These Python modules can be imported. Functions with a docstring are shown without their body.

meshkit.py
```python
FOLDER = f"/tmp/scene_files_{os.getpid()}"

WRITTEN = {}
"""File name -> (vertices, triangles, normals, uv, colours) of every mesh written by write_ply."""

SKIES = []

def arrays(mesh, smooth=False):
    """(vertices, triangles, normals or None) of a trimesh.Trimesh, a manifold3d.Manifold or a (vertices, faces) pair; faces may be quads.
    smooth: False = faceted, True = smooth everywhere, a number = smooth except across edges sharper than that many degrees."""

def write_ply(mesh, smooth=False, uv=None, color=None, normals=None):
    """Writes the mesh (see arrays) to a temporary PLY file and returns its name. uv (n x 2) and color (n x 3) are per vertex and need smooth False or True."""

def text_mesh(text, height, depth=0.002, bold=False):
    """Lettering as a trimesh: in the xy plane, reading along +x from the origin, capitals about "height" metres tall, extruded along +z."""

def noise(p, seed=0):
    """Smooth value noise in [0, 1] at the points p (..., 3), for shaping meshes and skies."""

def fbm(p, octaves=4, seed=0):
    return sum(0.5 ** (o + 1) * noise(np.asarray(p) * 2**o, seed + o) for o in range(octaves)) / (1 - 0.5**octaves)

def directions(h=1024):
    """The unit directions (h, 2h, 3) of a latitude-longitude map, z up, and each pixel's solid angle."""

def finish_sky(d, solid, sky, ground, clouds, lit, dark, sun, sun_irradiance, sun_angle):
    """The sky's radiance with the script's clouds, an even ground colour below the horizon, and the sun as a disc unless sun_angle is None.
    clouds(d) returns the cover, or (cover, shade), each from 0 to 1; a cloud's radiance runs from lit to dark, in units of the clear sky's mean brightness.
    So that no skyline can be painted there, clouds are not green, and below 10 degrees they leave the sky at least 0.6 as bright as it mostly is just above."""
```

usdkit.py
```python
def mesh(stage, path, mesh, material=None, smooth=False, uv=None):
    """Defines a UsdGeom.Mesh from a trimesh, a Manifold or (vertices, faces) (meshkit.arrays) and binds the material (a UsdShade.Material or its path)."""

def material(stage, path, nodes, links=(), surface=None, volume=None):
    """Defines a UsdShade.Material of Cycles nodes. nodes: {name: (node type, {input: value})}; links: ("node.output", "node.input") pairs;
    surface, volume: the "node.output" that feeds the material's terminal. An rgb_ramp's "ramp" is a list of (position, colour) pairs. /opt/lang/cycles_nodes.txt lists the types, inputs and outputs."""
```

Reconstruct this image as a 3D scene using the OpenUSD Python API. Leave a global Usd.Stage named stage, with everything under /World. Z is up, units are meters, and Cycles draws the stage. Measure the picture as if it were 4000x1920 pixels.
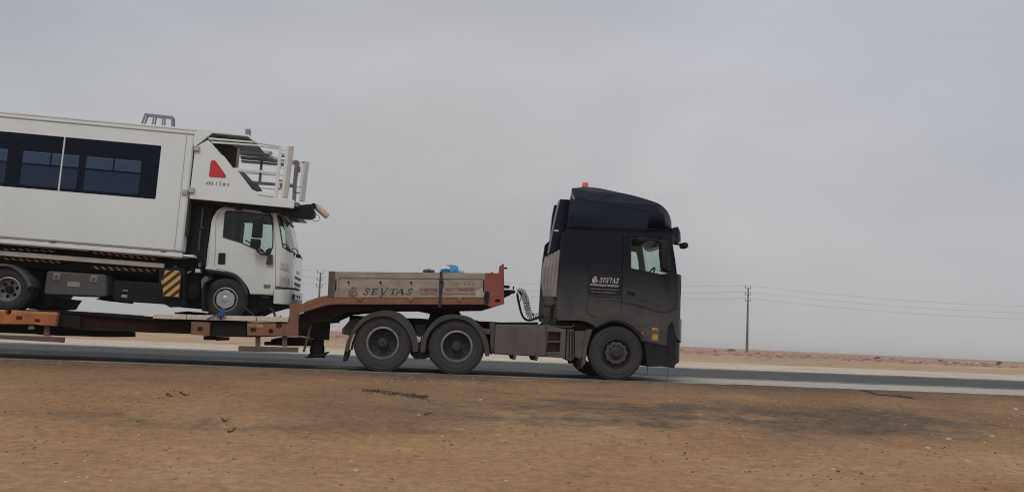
import math, random
import numpy as np
import trimesh
import manifold3d as m3
from shapely.geometry import Polygon, LineString, Point, MultiPolygon
from shapely import affinity, unary_union
from scipy.interpolate import CubicSpline
import usdkit, meshkit
from pxr import Usd, UsdGeom, UsdLux, UsdShade, Gf, Sdf, Vt

random.seed(7)
RNG = np.random.default_rng(11)
stage = Usd.Stage.CreateInMemory()
world = UsdGeom.Xform.Define(stage, '/World')

# ------------------------------------------------------------------ camera
# a phone held low in a car on the other carriageway, rolled 2.6 degrees
CAM_YAW, CAM_PITCH, CAM_ROLL, CAM_H = 6.0, 5.52, 2.57, 0.72
PHOTO_W, PHOTO_H, PHOTO_F = 4000.0, 1920.0, 3728.0
_y, _p, _r = (math.radians(a) for a in (CAM_YAW, CAM_PITCH, CAM_ROLL))
FWD = np.array([math.sin(_y) * math.cos(_p), math.cos(_y) * math.cos(_p), math.sin(_p)])
_r0 = np.cross(FWD, [0, 0, 1.0]); _r0 /= np.linalg.norm(_r0); _u0 = np.cross(_r0, FWD)
RIGHT = math.cos(_r) * _r0 + math.sin(_r) * _u0
UP = -math.sin(_r) * _r0 + math.cos(_r) * _u0
EYE = np.array([0, 0, CAM_H])
camera = UsdGeom.Camera.Define(stage, '/World/camera')
camera.CreateHorizontalApertureAttr(36.0)
camera.CreateFocalLengthAttr(36.0 * PHOTO_F / PHOTO_W)
camera.CreateClippingRangeAttr(Gf.Vec2f(0.1, 60000.0))
camera.CreateExposureAttr(0.0)
camera.AddTransformOp().Set(Gf.Matrix4d(*RIGHT, 0, *UP, 0, *(-FWD), 0, *EYE, 1))

# ------------------------------------------------------------------ overcast sky and weak sun
SUN_ELEV, SUN_AZ = math.radians(52), math.radians(205)      # azimuth from +Y towards +X; behind the camera, a little to the left
sun_dir = np.array([math.sin(SUN_AZ) * math.cos(SUN_ELEV), math.cos(SUN_AZ) * math.cos(SUN_ELEV), math.sin(SUN_ELEV)])
sky_mat = usdkit.material(stage, '/World/Looks/overcast_sky', {
    'tc': ('texture_coordinate', {}),
    'st': ('sky_texture', {'sky_type': 'single_scattering', 'sun_disc': False, 'sun_elevation': SUN_ELEV, 'sun_rotation': SUN_AZ, 'aerosol_density': 3.0}),
    'map': ('mapping', {'scale': (1.0, 1.0, 2.6)}),
    'n1': ('noise_texture', {'scale': 2.3, 'detail': 5.0, 'roughness': 0.45, 'distortion': 0.35}),
    'side': ('rgb_ramp', {'ramp': [(0.0, (.78, .87, .94)), (.36, (.93, .96, .985)), (.5, (1., 1., 1.)), (1.0, (1.13, 1.18, 1.27))]}), 'sx': ('map_range', {'from_min': -1., 'from_max': 1., 'to_min': 0., 'to_max': 1.}),
    'tone': ('rgb_ramp', {'ramp': [(0.30, (4.14, 4.20, 4.42)), (0.50, (4.74, 4.73, 4.84)), (0.70, (5.28, 5.25, 5.38))]}),
    'tint': ('mix_color', {'blend_type': 'multiply', 'fac': 1.0, 'use_clamp': False}),
    'sep': ('separate_xyz', {}),
    'height': ('rgb_ramp', {'ramp': [(0.0, (0.90, 0.875, 0.85)), (0.10, (0.965, 0.945, 0.925)), (0.21, (1.04, 1.03, 1.03)), (0.36, (0.925, 0.945, 0.995)), (0.55, (1.14, 1.13, 1.12)), (1.0, (1.36, 1.34, 1.32))]}),
    'grad': ('mix_color', {'blend_type': 'multiply', 'fac': 1.0, 'use_clamp': False}),
    'mix': ('mix_color', {'fac': 0.985, 'use_clamp': False}),
    'bg': ('background_shader', {'strength': 0.1})},
    [('tc.generated', 'map.vector'), ('map.vector', 'n1.vector'), ('sep.x', 'sx.value'), ('sx.result', 'side.fac'), ('n1.fac', 'tone.fac'), 
     ('tone.color', 'tint.a'), ('side.color', 'tint.b'), ('tc.generated', 'sep.vector'), ('sep.z', 'height.fac'),
     ('tint.result', 'grad.a'), ('height.color', 'grad.b'), ('st.color', 'mix.a'), ('grad.result', 'mix.b'), ('mix.result', 'bg.color')], surface='bg.background')
dome = UsdLux.DomeLight.Define(stage, '/World/sky')
UsdShade.MaterialBindingAPI.Apply(dome.GetPrim()).Bind(sky_mat)
dome.GetPrim().SetCustomDataByKey('kind', 'structure')
sun = UsdLux.DistantLight.Define(stage, '/World/sun')
sun.CreateNormalizeAttr(True); sun.CreateIntensityAttr(0.32); sun.CreateAngleAttr(22.0); sun.CreateColorAttr(Gf.Vec3f(1.0, 0.96, 0.90))
_z = sun_dir; _x = np.cross([0, 0, 1.0], _z); _x /= np.linalg.norm(_x); _yv = np.cross(_z, _x)
sun.AddTransformOp().Set(Gf.Matrix4d(*_x, 0, *_yv, 0, *_z, 0, 0, 0, 60, 1))

# ------------------------------------------------------------------ prim helpers
_used = {}
def numbered(parent, name):
    n = _used.get((parent, name), 0); _used[(parent, name)] = n + 1
    return f'{parent}/{name}' if n == 0 else f'{parent}/{name}_{n:03d}'
def tag(prim, label=None, cat=None, group=None, kind=None):
    for k, v in (('label', label), ('category', cat), ('group', group), ('kind', kind)):
        if v: prim.SetCustomDataByKey(k, v)
    return prim
class Frame:
    """A place to build in: an origin in the world and a pitch about the y axis. Local x runs forward, y away from the viewer, z up."""
    def __init__(self, origin, pitch=0.0):
        self.o = np.array(origin, float); a = math.radians(pitch); self.pitch = pitch
        self.R = np.array([[math.cos(a), 0, -math.sin(a)], [0, 1, 0], [math.sin(a), 0, math.cos(a)]])
    def xz(self, pts, y=0.0):
        """photo points -> local (x, z) on the local plane y"""
        out = []
        for px, py in pts:
            d = self.R.T @ (RIGHT * (px - PHOTO_W / 2) / PHOTO_F - UP * (py - PHOTO_H / 2) / PHOTO_F + FWD)
            e = self.R.T @ (EYE - self.o)
            q = e + d * (y - e[1]) / d[1]; out.append((q[0], q[2]))
        return np.array(out)
WORLD = Frame((0, 0, 0))
# measured details of the photograph: left, top and magnification of each
CROP = dict(A=(0, 400, 2.4714), B=(650, 450, 2.4714), C=(0, 850, 2.2471), D=(600, 750, 1.9014), E=(1200, 980, 2.3767), G=(2000, 680, 2.168),
            J=(1900, 1100, 2.9424), Q=(900, 1100, 3.5309), R=(0, 1150, 4.12), S=(980, 600, 4.11875), T=(1330, 1100, 8.5867), U=(1620, 1090, 6.7789),
            V=(2280, 1060, 10.3), W=(1080, 980, 5.6167), X=(2500, 1200, 4.12), Y=(2420, 880, 5.6167), Z=(640, 1000, 5.15), a=(740, 480, 5.15),
            b=(820, 780, 5.15), c=(780, 1060, 6.18), d=(2080, 960, 3.6357), e=(1950, 1020, 4.752), f=(1600, 1010, 8.5867), g=(2880, 1090, 3.9875),
            i=(1150, 1180, 5.15), L=(0, 1300, 1.9815), M=(1200, 1400, 1.9815), N=(2500, 1400, 1.7173), O=(2600, 1050, 2.2475), P=(3300, 1050, 2.2475))
def K(c, *pts):
    a = CROP[c]
    return [(x / a[2] + a[0], y / a[2] + a[1]) for x, y in pts]
def thing(name, frame, label, cat, group=None, kind=None):
    x = UsdGeom.Xform.Define(stage, numbered('/World', name))
    x.AddTranslateOp().Set(Gf.Vec3d(*map(float, frame.o)))
    if frame.pitch: x.AddRotateYOp().Set(-frame.pitch)
    return tag(x.GetPrim(), label, cat, group, kind)
def part(parent, name, mesh, mat, smooth=32, label=None):
    if isinstance(mesh, (list, tuple)) and len(mesh) and hasattr(mesh[0], 'vertices'):
        if len(mesh) > 30: mesh = trimesh.util.concatenate(list(mesh))
        else: return [part(parent, name, m, mat, smooth, label) for m in mesh][0]
    base = '/World' if parent is None else str(parent.GetPath() if hasattr(parent, 'GetPath') else parent)
    g = usdkit.mesh(stage, numbered(base, name), mesh, mat, smooth=smooth)
    return tag(g.GetPrim(), label)

# ------------------------------------------------------------------ shape helpers
def ccw(p):
    p = np.asarray(p, float); x, z = p[:, 0], p[:, 1]
    return p if np.sum(x * np.roll(z, -1) - np.roll(x, -1) * z) > 0 else p[::-1].copy()
def inset(p, b):
    e = np.roll(p, -1, 0) - p; e /= np.maximum(np.linalg.norm(e, axis=1, keepdims=True), 1e-9)
    n = np.stack([-e[:, 1], e[:, 0]], 1); m = n + np.roll(n, 1, 0)
    d = np.maximum(1 + np.sum(n * np.roll(n, 1, 0), 1, keepdims=True), 0.5)
    return p + b * m / d
def prism(poly, y0, y1, b=0.0):
    """the (x, z) outline swept from y0 to y1, its end edges chamfered by b"""
    p = np.asarray(poly, float)
    keep = np.linalg.norm(p - np.roll(p, 1, 0), axis=1) > 1e-5
    p = ccw(p[keep]); n = len(p); area = Polygon(p).area
    while b > .0005 and not ((q := Polygon(inset(p, b))).is_valid and .2 * area < q.area < area): b *= .6
    rings = [(p, y0), (p, y1)] if b <= 0 else [(inset(p, b), y0), (inset(p, b * .3), y0 + b * .3), (p, y0 + b), (p, y1 - b), (inset(p, b * .3), y1 - b * .3), (inset(p, b), y1)]
    v = np.vstack([np.column_stack([q[:, 0], np.full(n, y), q[:, 1]]) for q, y in rings])
    t = np.asarray(m3.triangulate([rings[0][0]])); f = [t, t[:, ::-1] + n * (len(rings) - 1)]
    i = np.arange(n); j = (i + 1) % n
    for k in range(len(rings) - 1):
        a, c = k * n, (k + 1) * n
        f += [np.column_stack([a + j, a + i, c + i]), np.column_stack([a + j, c + i, c + j])]
    return trimesh.Trimesh(v, np.vstack(f), process=False)
def cbox(x0, x1, y0, y1, z0, z1, b=0.01):
    b = min(b, .45 * (x1 - x0), .45 * (y1 - y0), .45 * (z1 - z0)); pts = []
    for sx, x, s1 in ((1, x0, 1), (-1, x1, 1)):
        for y, sy in ((y0, 1), (y1, -1)):
            for z, sz in ((z0, 1), (z1, -1)):
                pts += [(x, y + sy * b, z + sz * b), (x + sx * b, y, z + sz * b), (x + sx * b, y + sy * b, z)]
    return trimesh.Trimesh(pts).convex_hull
def tube(pts, r, n=8, closed=False):
    p = np.asarray(pts, float); k = len(p); r = np.broadcast_to(r, k)
    t = np.roll(p, -1, 0) - np.roll(p, 1, 0) if closed else np.gradient(p, axis=0)
    t /= np.maximum(np.linalg.norm(t, axis=1, keepdims=True), 1e-9)
    u = np.cross(t[0], [0, 0, 1.0] if abs(t[0][2]) < .9 else [1.0, 0, 0]); u /= np.linalg.norm(u)
    v, ang = [], np.arange(n) * 2 * math.pi / n
    for q, d, rr in zip(p, t, r):
        u = u - d * (u @ d); u /= np.linalg.norm(u); w = np.cross(d, u)
        v.append(q + rr * (np.outer(np.cos(ang), u) + np.outer(np.sin(ang), w)))
    v = np.vstack(v); f = []; i = np.arange(n); j = (i + 1) % n
    for s in range(k if closed else k - 1):
        a, c = s * n, ((s + 1) % k) * n
        f += [np.column_stack([a + i, a + j, c + j]), np.column_stack([a + i, c + j, c + i])]
    if not closed:
        v = np.vstack([v, p[0], p[-1]]); a, c = k * n, k * n + 1; e = (k - 1) * n
        f += [np.column_stack([j, i, np.full(n, a)]), np.column_stack([e + i, e + j, np.full(n, c)])]
    return trimesh.Trimesh(v, np.vstack(f), process=False)
def curve(pts, n=24):
    p = np.asarray(pts, float); s = np.r_[0, np.cumsum(np.linalg.norm(np.diff(p, axis=0), axis=1))]
    return CubicSpline(s, p)(np.linspace(0, s[-1], n))
def lathe(profile, cx, cz, n=48):
    """closed outline of (radius, y) turned about the y axis through (cx, cz)"""
    q = np.asarray(profile, float); k = len(q); a = np.arange(n) * 2 * math.pi / n
    v = np.vstack([np.column_stack([cx + np.cos(t) * q[:, 0], q[:, 1], cz + np.sin(t) * q[:, 0]]) for t in a]); f = []
    i = np.arange(k); j = (i + 1) % k
    for s in range(n):
        b, c = s * k, ((s + 1) % n) * k
        f += [np.column_stack([b + i, b + j, c + j]), np.column_stack([b + i, c + j, c + i])]
    m = trimesh.Trimesh(v, np.vstack(f), process=False)
    if m.volume < 0: m.invert()
    return m
def man(m):
    if isinstance(m, m3.Manifold): return m
    t = trimesh.Trimesh(m.vertices, m.faces, process=True)
    if t.volume < 0: t.invert()
    return m3.Manifold(m3.Mesh(np.asarray(t.vertices, np.float32), np.asarray(t.faces, np.uint32)))
def tri(m):
    if not isinstance(m, m3.Manifold): return m
    k = m.to_mesh(); return trimesh.Trimesh(k.vert_properties[:, :3], k.tri_verts, process=False)
def minus(a, *bs):
    a = man(a)
    for b in bs: a = a - man(b)
    return a
def groove(pts, w): return np.array(LineString(pts).buffer(w / 2, cap_style='flat', join_style='mitre').exterior.coords)[:-1]
def ring2(pg): return np.array(pg.exterior.coords)[:-1]
def rect(x0, x1, z0, z1): return [(x0, z0), (x1, z0), (x1, z1), (x0, z1)]
def rrect(x0, x1, z0, z1, r): return ring2(Polygon(rect(x0 + r, x1 - r, z0 + r, z1 - r)).buffer(r, quad_segs=4))
def rounded(p, r): return ring2(Polygon(p).buffer(-r, join_style='mitre').buffer(r, quad_segs=4))
def solid(side, plan, front, t=0.0):
    """side (x, z), plan (x, y) and front (y, z) outlines met together, shrunk by t: the body of a cab"""
    def outline(p):
        q = Polygon(p).buffer(0).buffer(-t, join_style='mitre') if t else Polygon(p).buffer(0)
        return ring2(max(q.geoms, key=lambda g: g.area) if q.geom_type != 'Polygon' else q)
    s, pl, fr = outline(side), outline(plan), outline(front)
    a = man(prism(s, -5, 8))
    q = prism(pl, -5, 8); q.vertices = q.vertices[:, [0, 2, 1]]; q.invert()
    w = prism(fr, -40, 40); w.vertices = w.vertices[:, [1, 0, 2]]; w.invert()
    return a ^ man(q) ^ man(w)

# ------------------------------------------------------------------ materials
_mats = {}
def M(name, c1, c2=None, scale=4.0, rough=0.6, metal=0.0, dust=None, bump=0.0, bscale=60.0, coat=0.0, spec=0.5, detail=6.0, lo=0.38, hi=0.66, stretch=(1, 1, 1)):
    """a surface mottled between c1 and c2, with road dust (colour, z below which it is full, z above which it ends, strength)"""
    if name in _mats: return _mats[name]
    c2 = c2 or tuple(x * .8 for x in c1)
    N = {'g': ('geometry', {}), 'mp': ('mapping', {'scale': stretch}), 'n': ('noise_texture', {'scale': scale, 'detail': detail, 'roughness': 0.6}),
         'r': ('rgb_ramp', {'ramp': [(lo, c1), (hi, c2)]}),
         'p': ('principled_bsdf', {'roughness': rough, 'metallic': metal, 'coat_weight': coat, 'coat_roughness': 0.12, 'specular_ior_level': spec})}
    Lk = [('g.position', 'mp.vector'), ('mp.vector', 'n.vector'), ('n.fac', 'r.fac')]
    out = 'r.color'
    if dust:
        dc, z0, z1, k = dust
        N |= {'sx': ('separate_xyz', {}), 'mr': ('map_range', {'range_type': 'smoothstep', 'from_min': z0, 'from_max': z1, 'to_min': k, 'to_max': 0.0}),
              'dn': ('noise_texture', {'scale': 3.0, 'detail': 7.0, 'roughness': 0.62}), 'dr': ('map_range', {'from_min': 0.25, 'from_max': 0.65, 'to_min': 0.45, 'to_max': 1.0, 'clamp': True}),
              'dm': ('math', {'math_type': 'multiply', 'use_clamp': True}), 'mx': ('mix_color', {'b': dc}),
              'rg': ('map_range', {'from_min': 0.0, 'from_max': 1.0, 'to_min': rough, 'to_max': 0.85})}
        Lk += [('g.position', 'sx.vector'), ('sx.z', 'mr.value'), ('g.position', 'dn.vector'), ('dn.fac', 'dr.value'), ('mr.result', 'dm.value1'), ('dr.result', 'dm.value2'),
               ('dm.value', 'mx.fac'), (out, 'mx.a'), ('dm.value', 'rg.value'), ('rg.result', 'p.roughness')]
        if coat:
            N['cw'] = ('map_range', {'from_min': 0.0, 'from_max': 0.7, 'to_min': coat, 'to_max': 0.0, 'clamp': True}); Lk += [('dm.value', 'cw.value'), ('cw.result', 'p.coat_weight')]
        out = 'mx.result'
    Lk.append((out, 'p.base_color'))
    if bump:
        N |= {'bn': ('noise_texture', {'scale': bscale, 'detail': 4.0}), 'bu': ('bump', {'strength': bump, 'distance': 0.01})}
        Lk += [('g.position', 'bn.vector'), ('bn.fac', 'bu.height'), ('bu.normal', 'p.normal')]
    _mats[name] = usdkit.material(stage, f'/World/Looks/{name}', N, Lk, surface='p.BSDF')
    return _mats[name]
def pane(name, tint, rough=0.02, sheen=(.9, .9, .9)):
    if name not in _mats:
        _mats[name] = usdkit.material(stage, f'/World/Looks/{name}', {'t': ('transparent_bsdf', {'color': tint}), 'gl': ('glossy_bsdf', {'color': sheen, 'roughness': rough}),
            'lw': ('layer_weight', {'blend': .5}), 'pw': ('math', {'math_type': 'power', 'value2': 5.0}), 'f': ('math', {'math_type': 'multiply_add', 'value2': .55, 'value3': .022}), 'm': ('mix_closure', {})},
            [('lw.facing', 'pw.value1'), ('pw.value', 'f.value1'), ('f.value', 'm.fac'), ('t.BSDF', 'm.closure1'), ('gl.BSDF', 'm.closure2')], surface='m.closure')
    return _mats[name]
DUST = (0.105, 0.088, 0.072)
navy = M('navy_paint', (.0024, .0050, .0125), (.0040, .0066, .0150), rough=.36, spec=.19, dust=((.088, .084, .080), 1.15, 2.35, .95))
navy_roof = M('navy_roof_paint', (.0016, .0045, .0150), (.0032, .0062, .0185), rough=.28, spec=.25, dust=((.030, .030, .034), 2.2, 3.6, .10))
black_plastic = M('black_plastic', (.008, .008, .010), (.013, .0125, .014), rough=.55, spec=.25, dust=(DUST, .3, 1.4, .14), bump=.15)
grille_black = M('bumper_black', (.008, .008, .012), (.012, .012, .016), rough=.45, spec=.25, dust=(DUST, .2, .9, .12))
chassis = M('chassis_black', (.007, .007, .0075), (.013, .012, .011), rough=.8, spec=.15, dust=(DUST, .2, 1.5, .08), bump=.3)
tyre_m = M('tyre_rubber', (.017, .017, .018), (.027, .026, .025), scale=7, rough=.85, dust=((.075, .068, .060), .1, 1.6, .38), bump=.25, bscale=40)
tyre_white_truck = M('clean_tyre_rubber', (.012, .012, .013), (.019, .019, .019), scale=7, rough=.8, bump=.25, bscale=40)
fender_m = M('fender_plastic', (.032, .032, .031), (.045, .044, .041), rough=.7, dust=((.085, .078, .068), .3, 1.6, .32), bump=.15)
rim_m = M('dusty_rim', (.018, .018, .019), (.030, .029, .028), scale=8, rough=.6, metal=.15, dust=(DUST, .1, 1.2, .16))
rim_lip_m = M('rim_lip', (.20, .20, .195), (.13, .13, .125), scale=9, rough=.5, metal=.2)
tank_m = M('dusty_tank', (.130, .105, .098), (.092, .076, .071), scale=2.5, rough=.55, metal=.25, dust=((.105, .088, .080), .3, 1.1, .5), bump=.1)
step_m = M('rusty_step', (.095, .055, .050), (.125, .08, .07), rough=.7)
frame_grey = M('dusty_frame', (.045, .043, .041), (.07, .063, .058), rough=.8, dust=((.15, .128, .108), .3, 1.2, .45), bump=.2)
bellows_m = M('grey_brown_rubber', (.29, .255, .235), (.21, .185, .17), scale=5, rough=.75, dust=(DUST, 1.1, 2.3, .3))
dark_glass_trim = M('window_rubber', (.008, .008, .009), rough=.6)
interior = M('cab_interior', (.016, .018, .020), (.024, .025, .027), rough=.9)
seat_m = M('seat_cloth', (.010, .011, .014), (.015, .015, .018), rough=.9)
amber = M('amber_lens', (.75, .16, .03), (.6, .12, .02), rough=.25, coat=.5)
red_lens = M('red_lens', (.32, .03, .04), (.22, .02, .03), rough=.3, coat=.4)
smoke_lens = M('smoked_lens', (.014, .014, .017), (.035, .035, .038), scale=9, rough=.2, coat=.4)
clear_lens = M('clear_lens', (.45, .46, .47), (.62, .62, .62), scale=14, rough=.15, coat=.6)
sticker = M('sticker_yellow', (.50, .30, .05), (.20, .10, .03), scale=14, rough=.6)
white_ink = M('white_lettering', (.62, .61, .60), (.42, .40, .39), scale=20, rough=.6)
grey_ink = M('grey_lettering', (.20, .19, .18), (.13, .125, .12), scale=20, rough=.7)
dark_ink = M('dark_lettering', (.022, .022, .028), (.045, .04, .042), scale=20, rough=.7)
red_ink = M('faded_red_lettering', (.17, .058, .048), (.20, .10, .085), scale=14, rough=.7)
pale_red_ink = M('pale_red_lettering', (.21, .105, .088), (.24, .16, .14), scale=20, rough=.8)
beige_board = M('weathered_board', (.33, .282, .230), (.235, .198, .163), scale=3, rough=.8, bump=.3, bscale=30, stretch=(1, 1, 3))
post_m = M('grey_brown_post', (.085, .070, .062), (.06, .052, .048), rough=.8, bump=.2)
rust = M('rust_paint', (.235, .100, .058), (.150, .070, .047), scale=4, rough=.75, bump=.35, bscale=40, dust=((.16, .10, .07), .3, 1.2, .40))
rust_yellow = M('rust_yellow_paint', (.30, .155, .048), (.18, .085, .045), scale=6, rough=.75, bump=.3)
rust_red = M('red_oxide_paint', (.245, .064, .046), (.165, .052, .042), scale=2.5, rough=.7, bump=.2)
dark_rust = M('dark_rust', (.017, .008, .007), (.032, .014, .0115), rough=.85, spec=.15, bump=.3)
orange_rust = M('orange_red_paint', (.42, .14, .045), (.25, .078, .034), scale=5, rough=.7, bump=.25)
orange_yellow = M('faded_orange_edge', (.48, .24, .075), (.34, .15, .05), scale=6, rough=.7, bump=.2)
guard_m = M('brown_guard_steel', (.125, .080, .066), (.092, .064, .056), scale=5, rough=.75, bump=.25)
timber = M('pale_timber', (.60, .54, .43), (.44, .375, .29), scale=9, rough=.85, bump=.4, stretch=(1, 3, 3))
white_p = M('white_body_paint', (.67, .715, .715), (.64, .68, .675), scale=1.1, stretch=(1.6, 1, .35), rough=.42, coat=.25, dust=((.40, .41, .375), 1.3, 3.4, .34))
white_cab = M('white_cab_paint', (.58, .61, .595), (.53, .555, .535), scale=1.4, rough=.38, coat=.3, dust=((.28, .28, .255), .8, 1.9, .45))
white_m = M('white_steel', (.64, .67, .67), (.58, .60, .59), rough=.5)
pink_grey = M('grey_pink_post', (.47, .44, .43), (.41, .385, .375), rough=.6)
grey_steel = M('grey_steel', (.17, .17, .17), (.12, .12, .12), rough=.55, metal=.3)
mid_grey = M('seam_grey', (.36, .36, .33), (.28, .28, .26), rough=.7)
hatch_grey = M('hatch_frame_grey', (.20, .21, .26), (.17, .18, .22), rough=.5)
charcoal = M('charcoal_plastic', (.045, .045, .044), (.06, .06, .057), scale=2, rough=.6, dust=(DUST, .8, 1.6, .25))
blue_black = M('blue_black_lift', (.0055, .006, .010), (.009, .0095, .014), rough=.55, spec=.2)
bus_inside = M('lounge_interior', (.020, .026, .075), (.026, .032, .085), rough=.9)
hub_silver = M('hub_silver', (.36, .37, .37), (.29, .30, .30), rough=.42, metal=.5)
rear_rim_m = M('grey_steel_rim', (.20, .21, .21), (.14, .145, .145), rough=.5, metal=.3)
hazard_yellow = M('hazard_yellow', (.55, .32, .075), (.42, .25, .07), scale=10, rough=.6)
hazard_dark = M('hazard_dark_red', (.035, .016, .012), rough=.7)
arm_yellow = M('faded_arm_yellow', (.50, .29, .075), (.36, .20, .055), rough=.7)
logo_red = M('logo_red', (.52, .028, .04), (.46, .022, .035), rough=.45)
logo_purple = M('logo_purple', (.20, .115, .135), (.17, .10, .12), rough=.6)
roll_beige = M('beige_roll', (.48, .37, .29), (.42, .32, .25), rough=.7)
blue_strap = M('blue_webbing', (.02, .075, .26), (.015, .045, .17), rough=.8)
strap_dark = M('dark_webbing', (.030, .034, .038), (.022, .022, .022), scale=12, rough=.85)
blue_tarp = M('blue_tarp', (.012, .13, .36), (.020, .20, .44), scale=3, rough=.45)
white_tarp = M('white_tarp', (.62, .64, .70), (.45, .50, .62), scale=6, rough=.5)
rope_m = M('grey_rope', (.12, .115, .11), (.07, .068, .066), scale=20, rough=.9)
chain_m = M('rusty_chain', (.060, .040, .036), (.035, .027, .026), rough=.7, metal=.3)
cable_m = M('black_rubber_hose', (.010, .010, .011), rough=.5)
pole_m = M('grey_steel_pole', (.115, .112, .108), (.09, .088, .085), rough=.6)
wire_m = M('grey_wire', (.10, .10, .105), rough=.6)
insul_m = M('pale_insulator', (.35, .35, .35), (.28, .28, .28), rough=.4)
chip_m = M('pale_chip', (.44, .33, .235), (.36, .26, .18), scale=14, rough=.9)
stone_m = M('pale_stone', (.50, .395, .295), (.38, .285, .205), scale=14, rough=.9, bump=.5, bscale=50)
dark_stone = M('dark_stone', (.055, .042, .036), (.085, .06, .048), scale=14, rough=.9, bump=.5)
clod_m = M('red_brown_clod', (.20, .105, .075), (.13, .07, .055), scale=6, rough=.95, bump=.5)
twig_m = M('dead_twig', (.050, .037, .028), (.08, .056, .042), rough=.95)
clear_pane = pane('clear_green_glass', (.88, .94, .91))
cab_pane = pane('cab_side_glass', (.86, .925, .895))
tint_near = pane('dark_tinted_glass', (.48, .52, .60), sheen=(.62, .74, 1.0))
tint_far = pane('far_tinted_glass', (.50, .55, .60))
tint_far_dark = pane('far_dark_tinted_glass', (.35, .38, .43))

# ------------------------------------------------------------------ the ground
def road_z(x): return 0.2 * np.tanh(0.005 * (np.asarray(x, float) + 0.4) / 0.2)
ROAD_NEAR, ROAD_FAR = 17.72, 29.6
def sheet(xs, ys, zf):
    X, Yg = np.meshgrid(xs, ys); v = np.column_stack([X.ravel(), Yg.ravel(), zf(X.ravel(), Yg.ravel())])
    nx, ny = len(xs), len(ys); i = (np.arange(ny - 1)[:, None] * nx + np.arange(nx - 1)).ravel()
    f = np.column_stack([i, i + 1, i + nx + 1, i + nx])
    return trimesh.Trimesh(v, np.vstack([f[:, [0, 1, 2]], f[:, [0, 2, 3]]]), process=False)
def structure(name, mesh, mat, smooth=True, kind='structure', label=None):
    p = part(None, name, mesh, mat, smooth=smooth); return tag(p, label, kind=kind)
def noise2(x, y, s, seed=0, o=4): return meshkit.fbm(np.column_stack([x * s, y * s, np.zeros_like(x)]), o, seed) - .5
def verge_z(x, y):
    t = np.clip((y - 6.6) / 10.2, 0, 1)
    z = -0.46 + (0.43 + road_z(x)) * (t * t * (3 - 2 * t)) ** .8
    z += .10 * noise2(x, y, .35, 3) * np.clip((17.2 - y) / 2, 0, 1) + .035 * noise2(x, y, 1.8, 5) * np.clip((17.4 - y) / 1, 0.15, 1) + .016 * noise2(x, y, 7, 8, 3)
    for x0, y0, s, w in ((-1.2, 10.2, .10, .16), (0.2, 9.6, -.14, .15), (4.1, 11.3, .05, .18), (-3.4, 9.4, .2, .17)):      # shallow wheel ruts
        d = y - (y0 + s * (x - x0)); z -= .035 * np.exp(-(d / w) ** 2) * np.clip(1.5 - abs(x - x0) / 2.2, 0, 1)
    e = np.clip((y - 16.6) / .6, 0, 1)              # feathers out over the edge of the pavement
    return z * (1 - e) + e * (road_z(x) + (17.74 - y) * .035 + .020 * noise2(x, y, .5, 12) + .016 * noise2(x, y, 2.5, 13) + .008 * noise2(x, y, 9, 14, 2))
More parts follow.
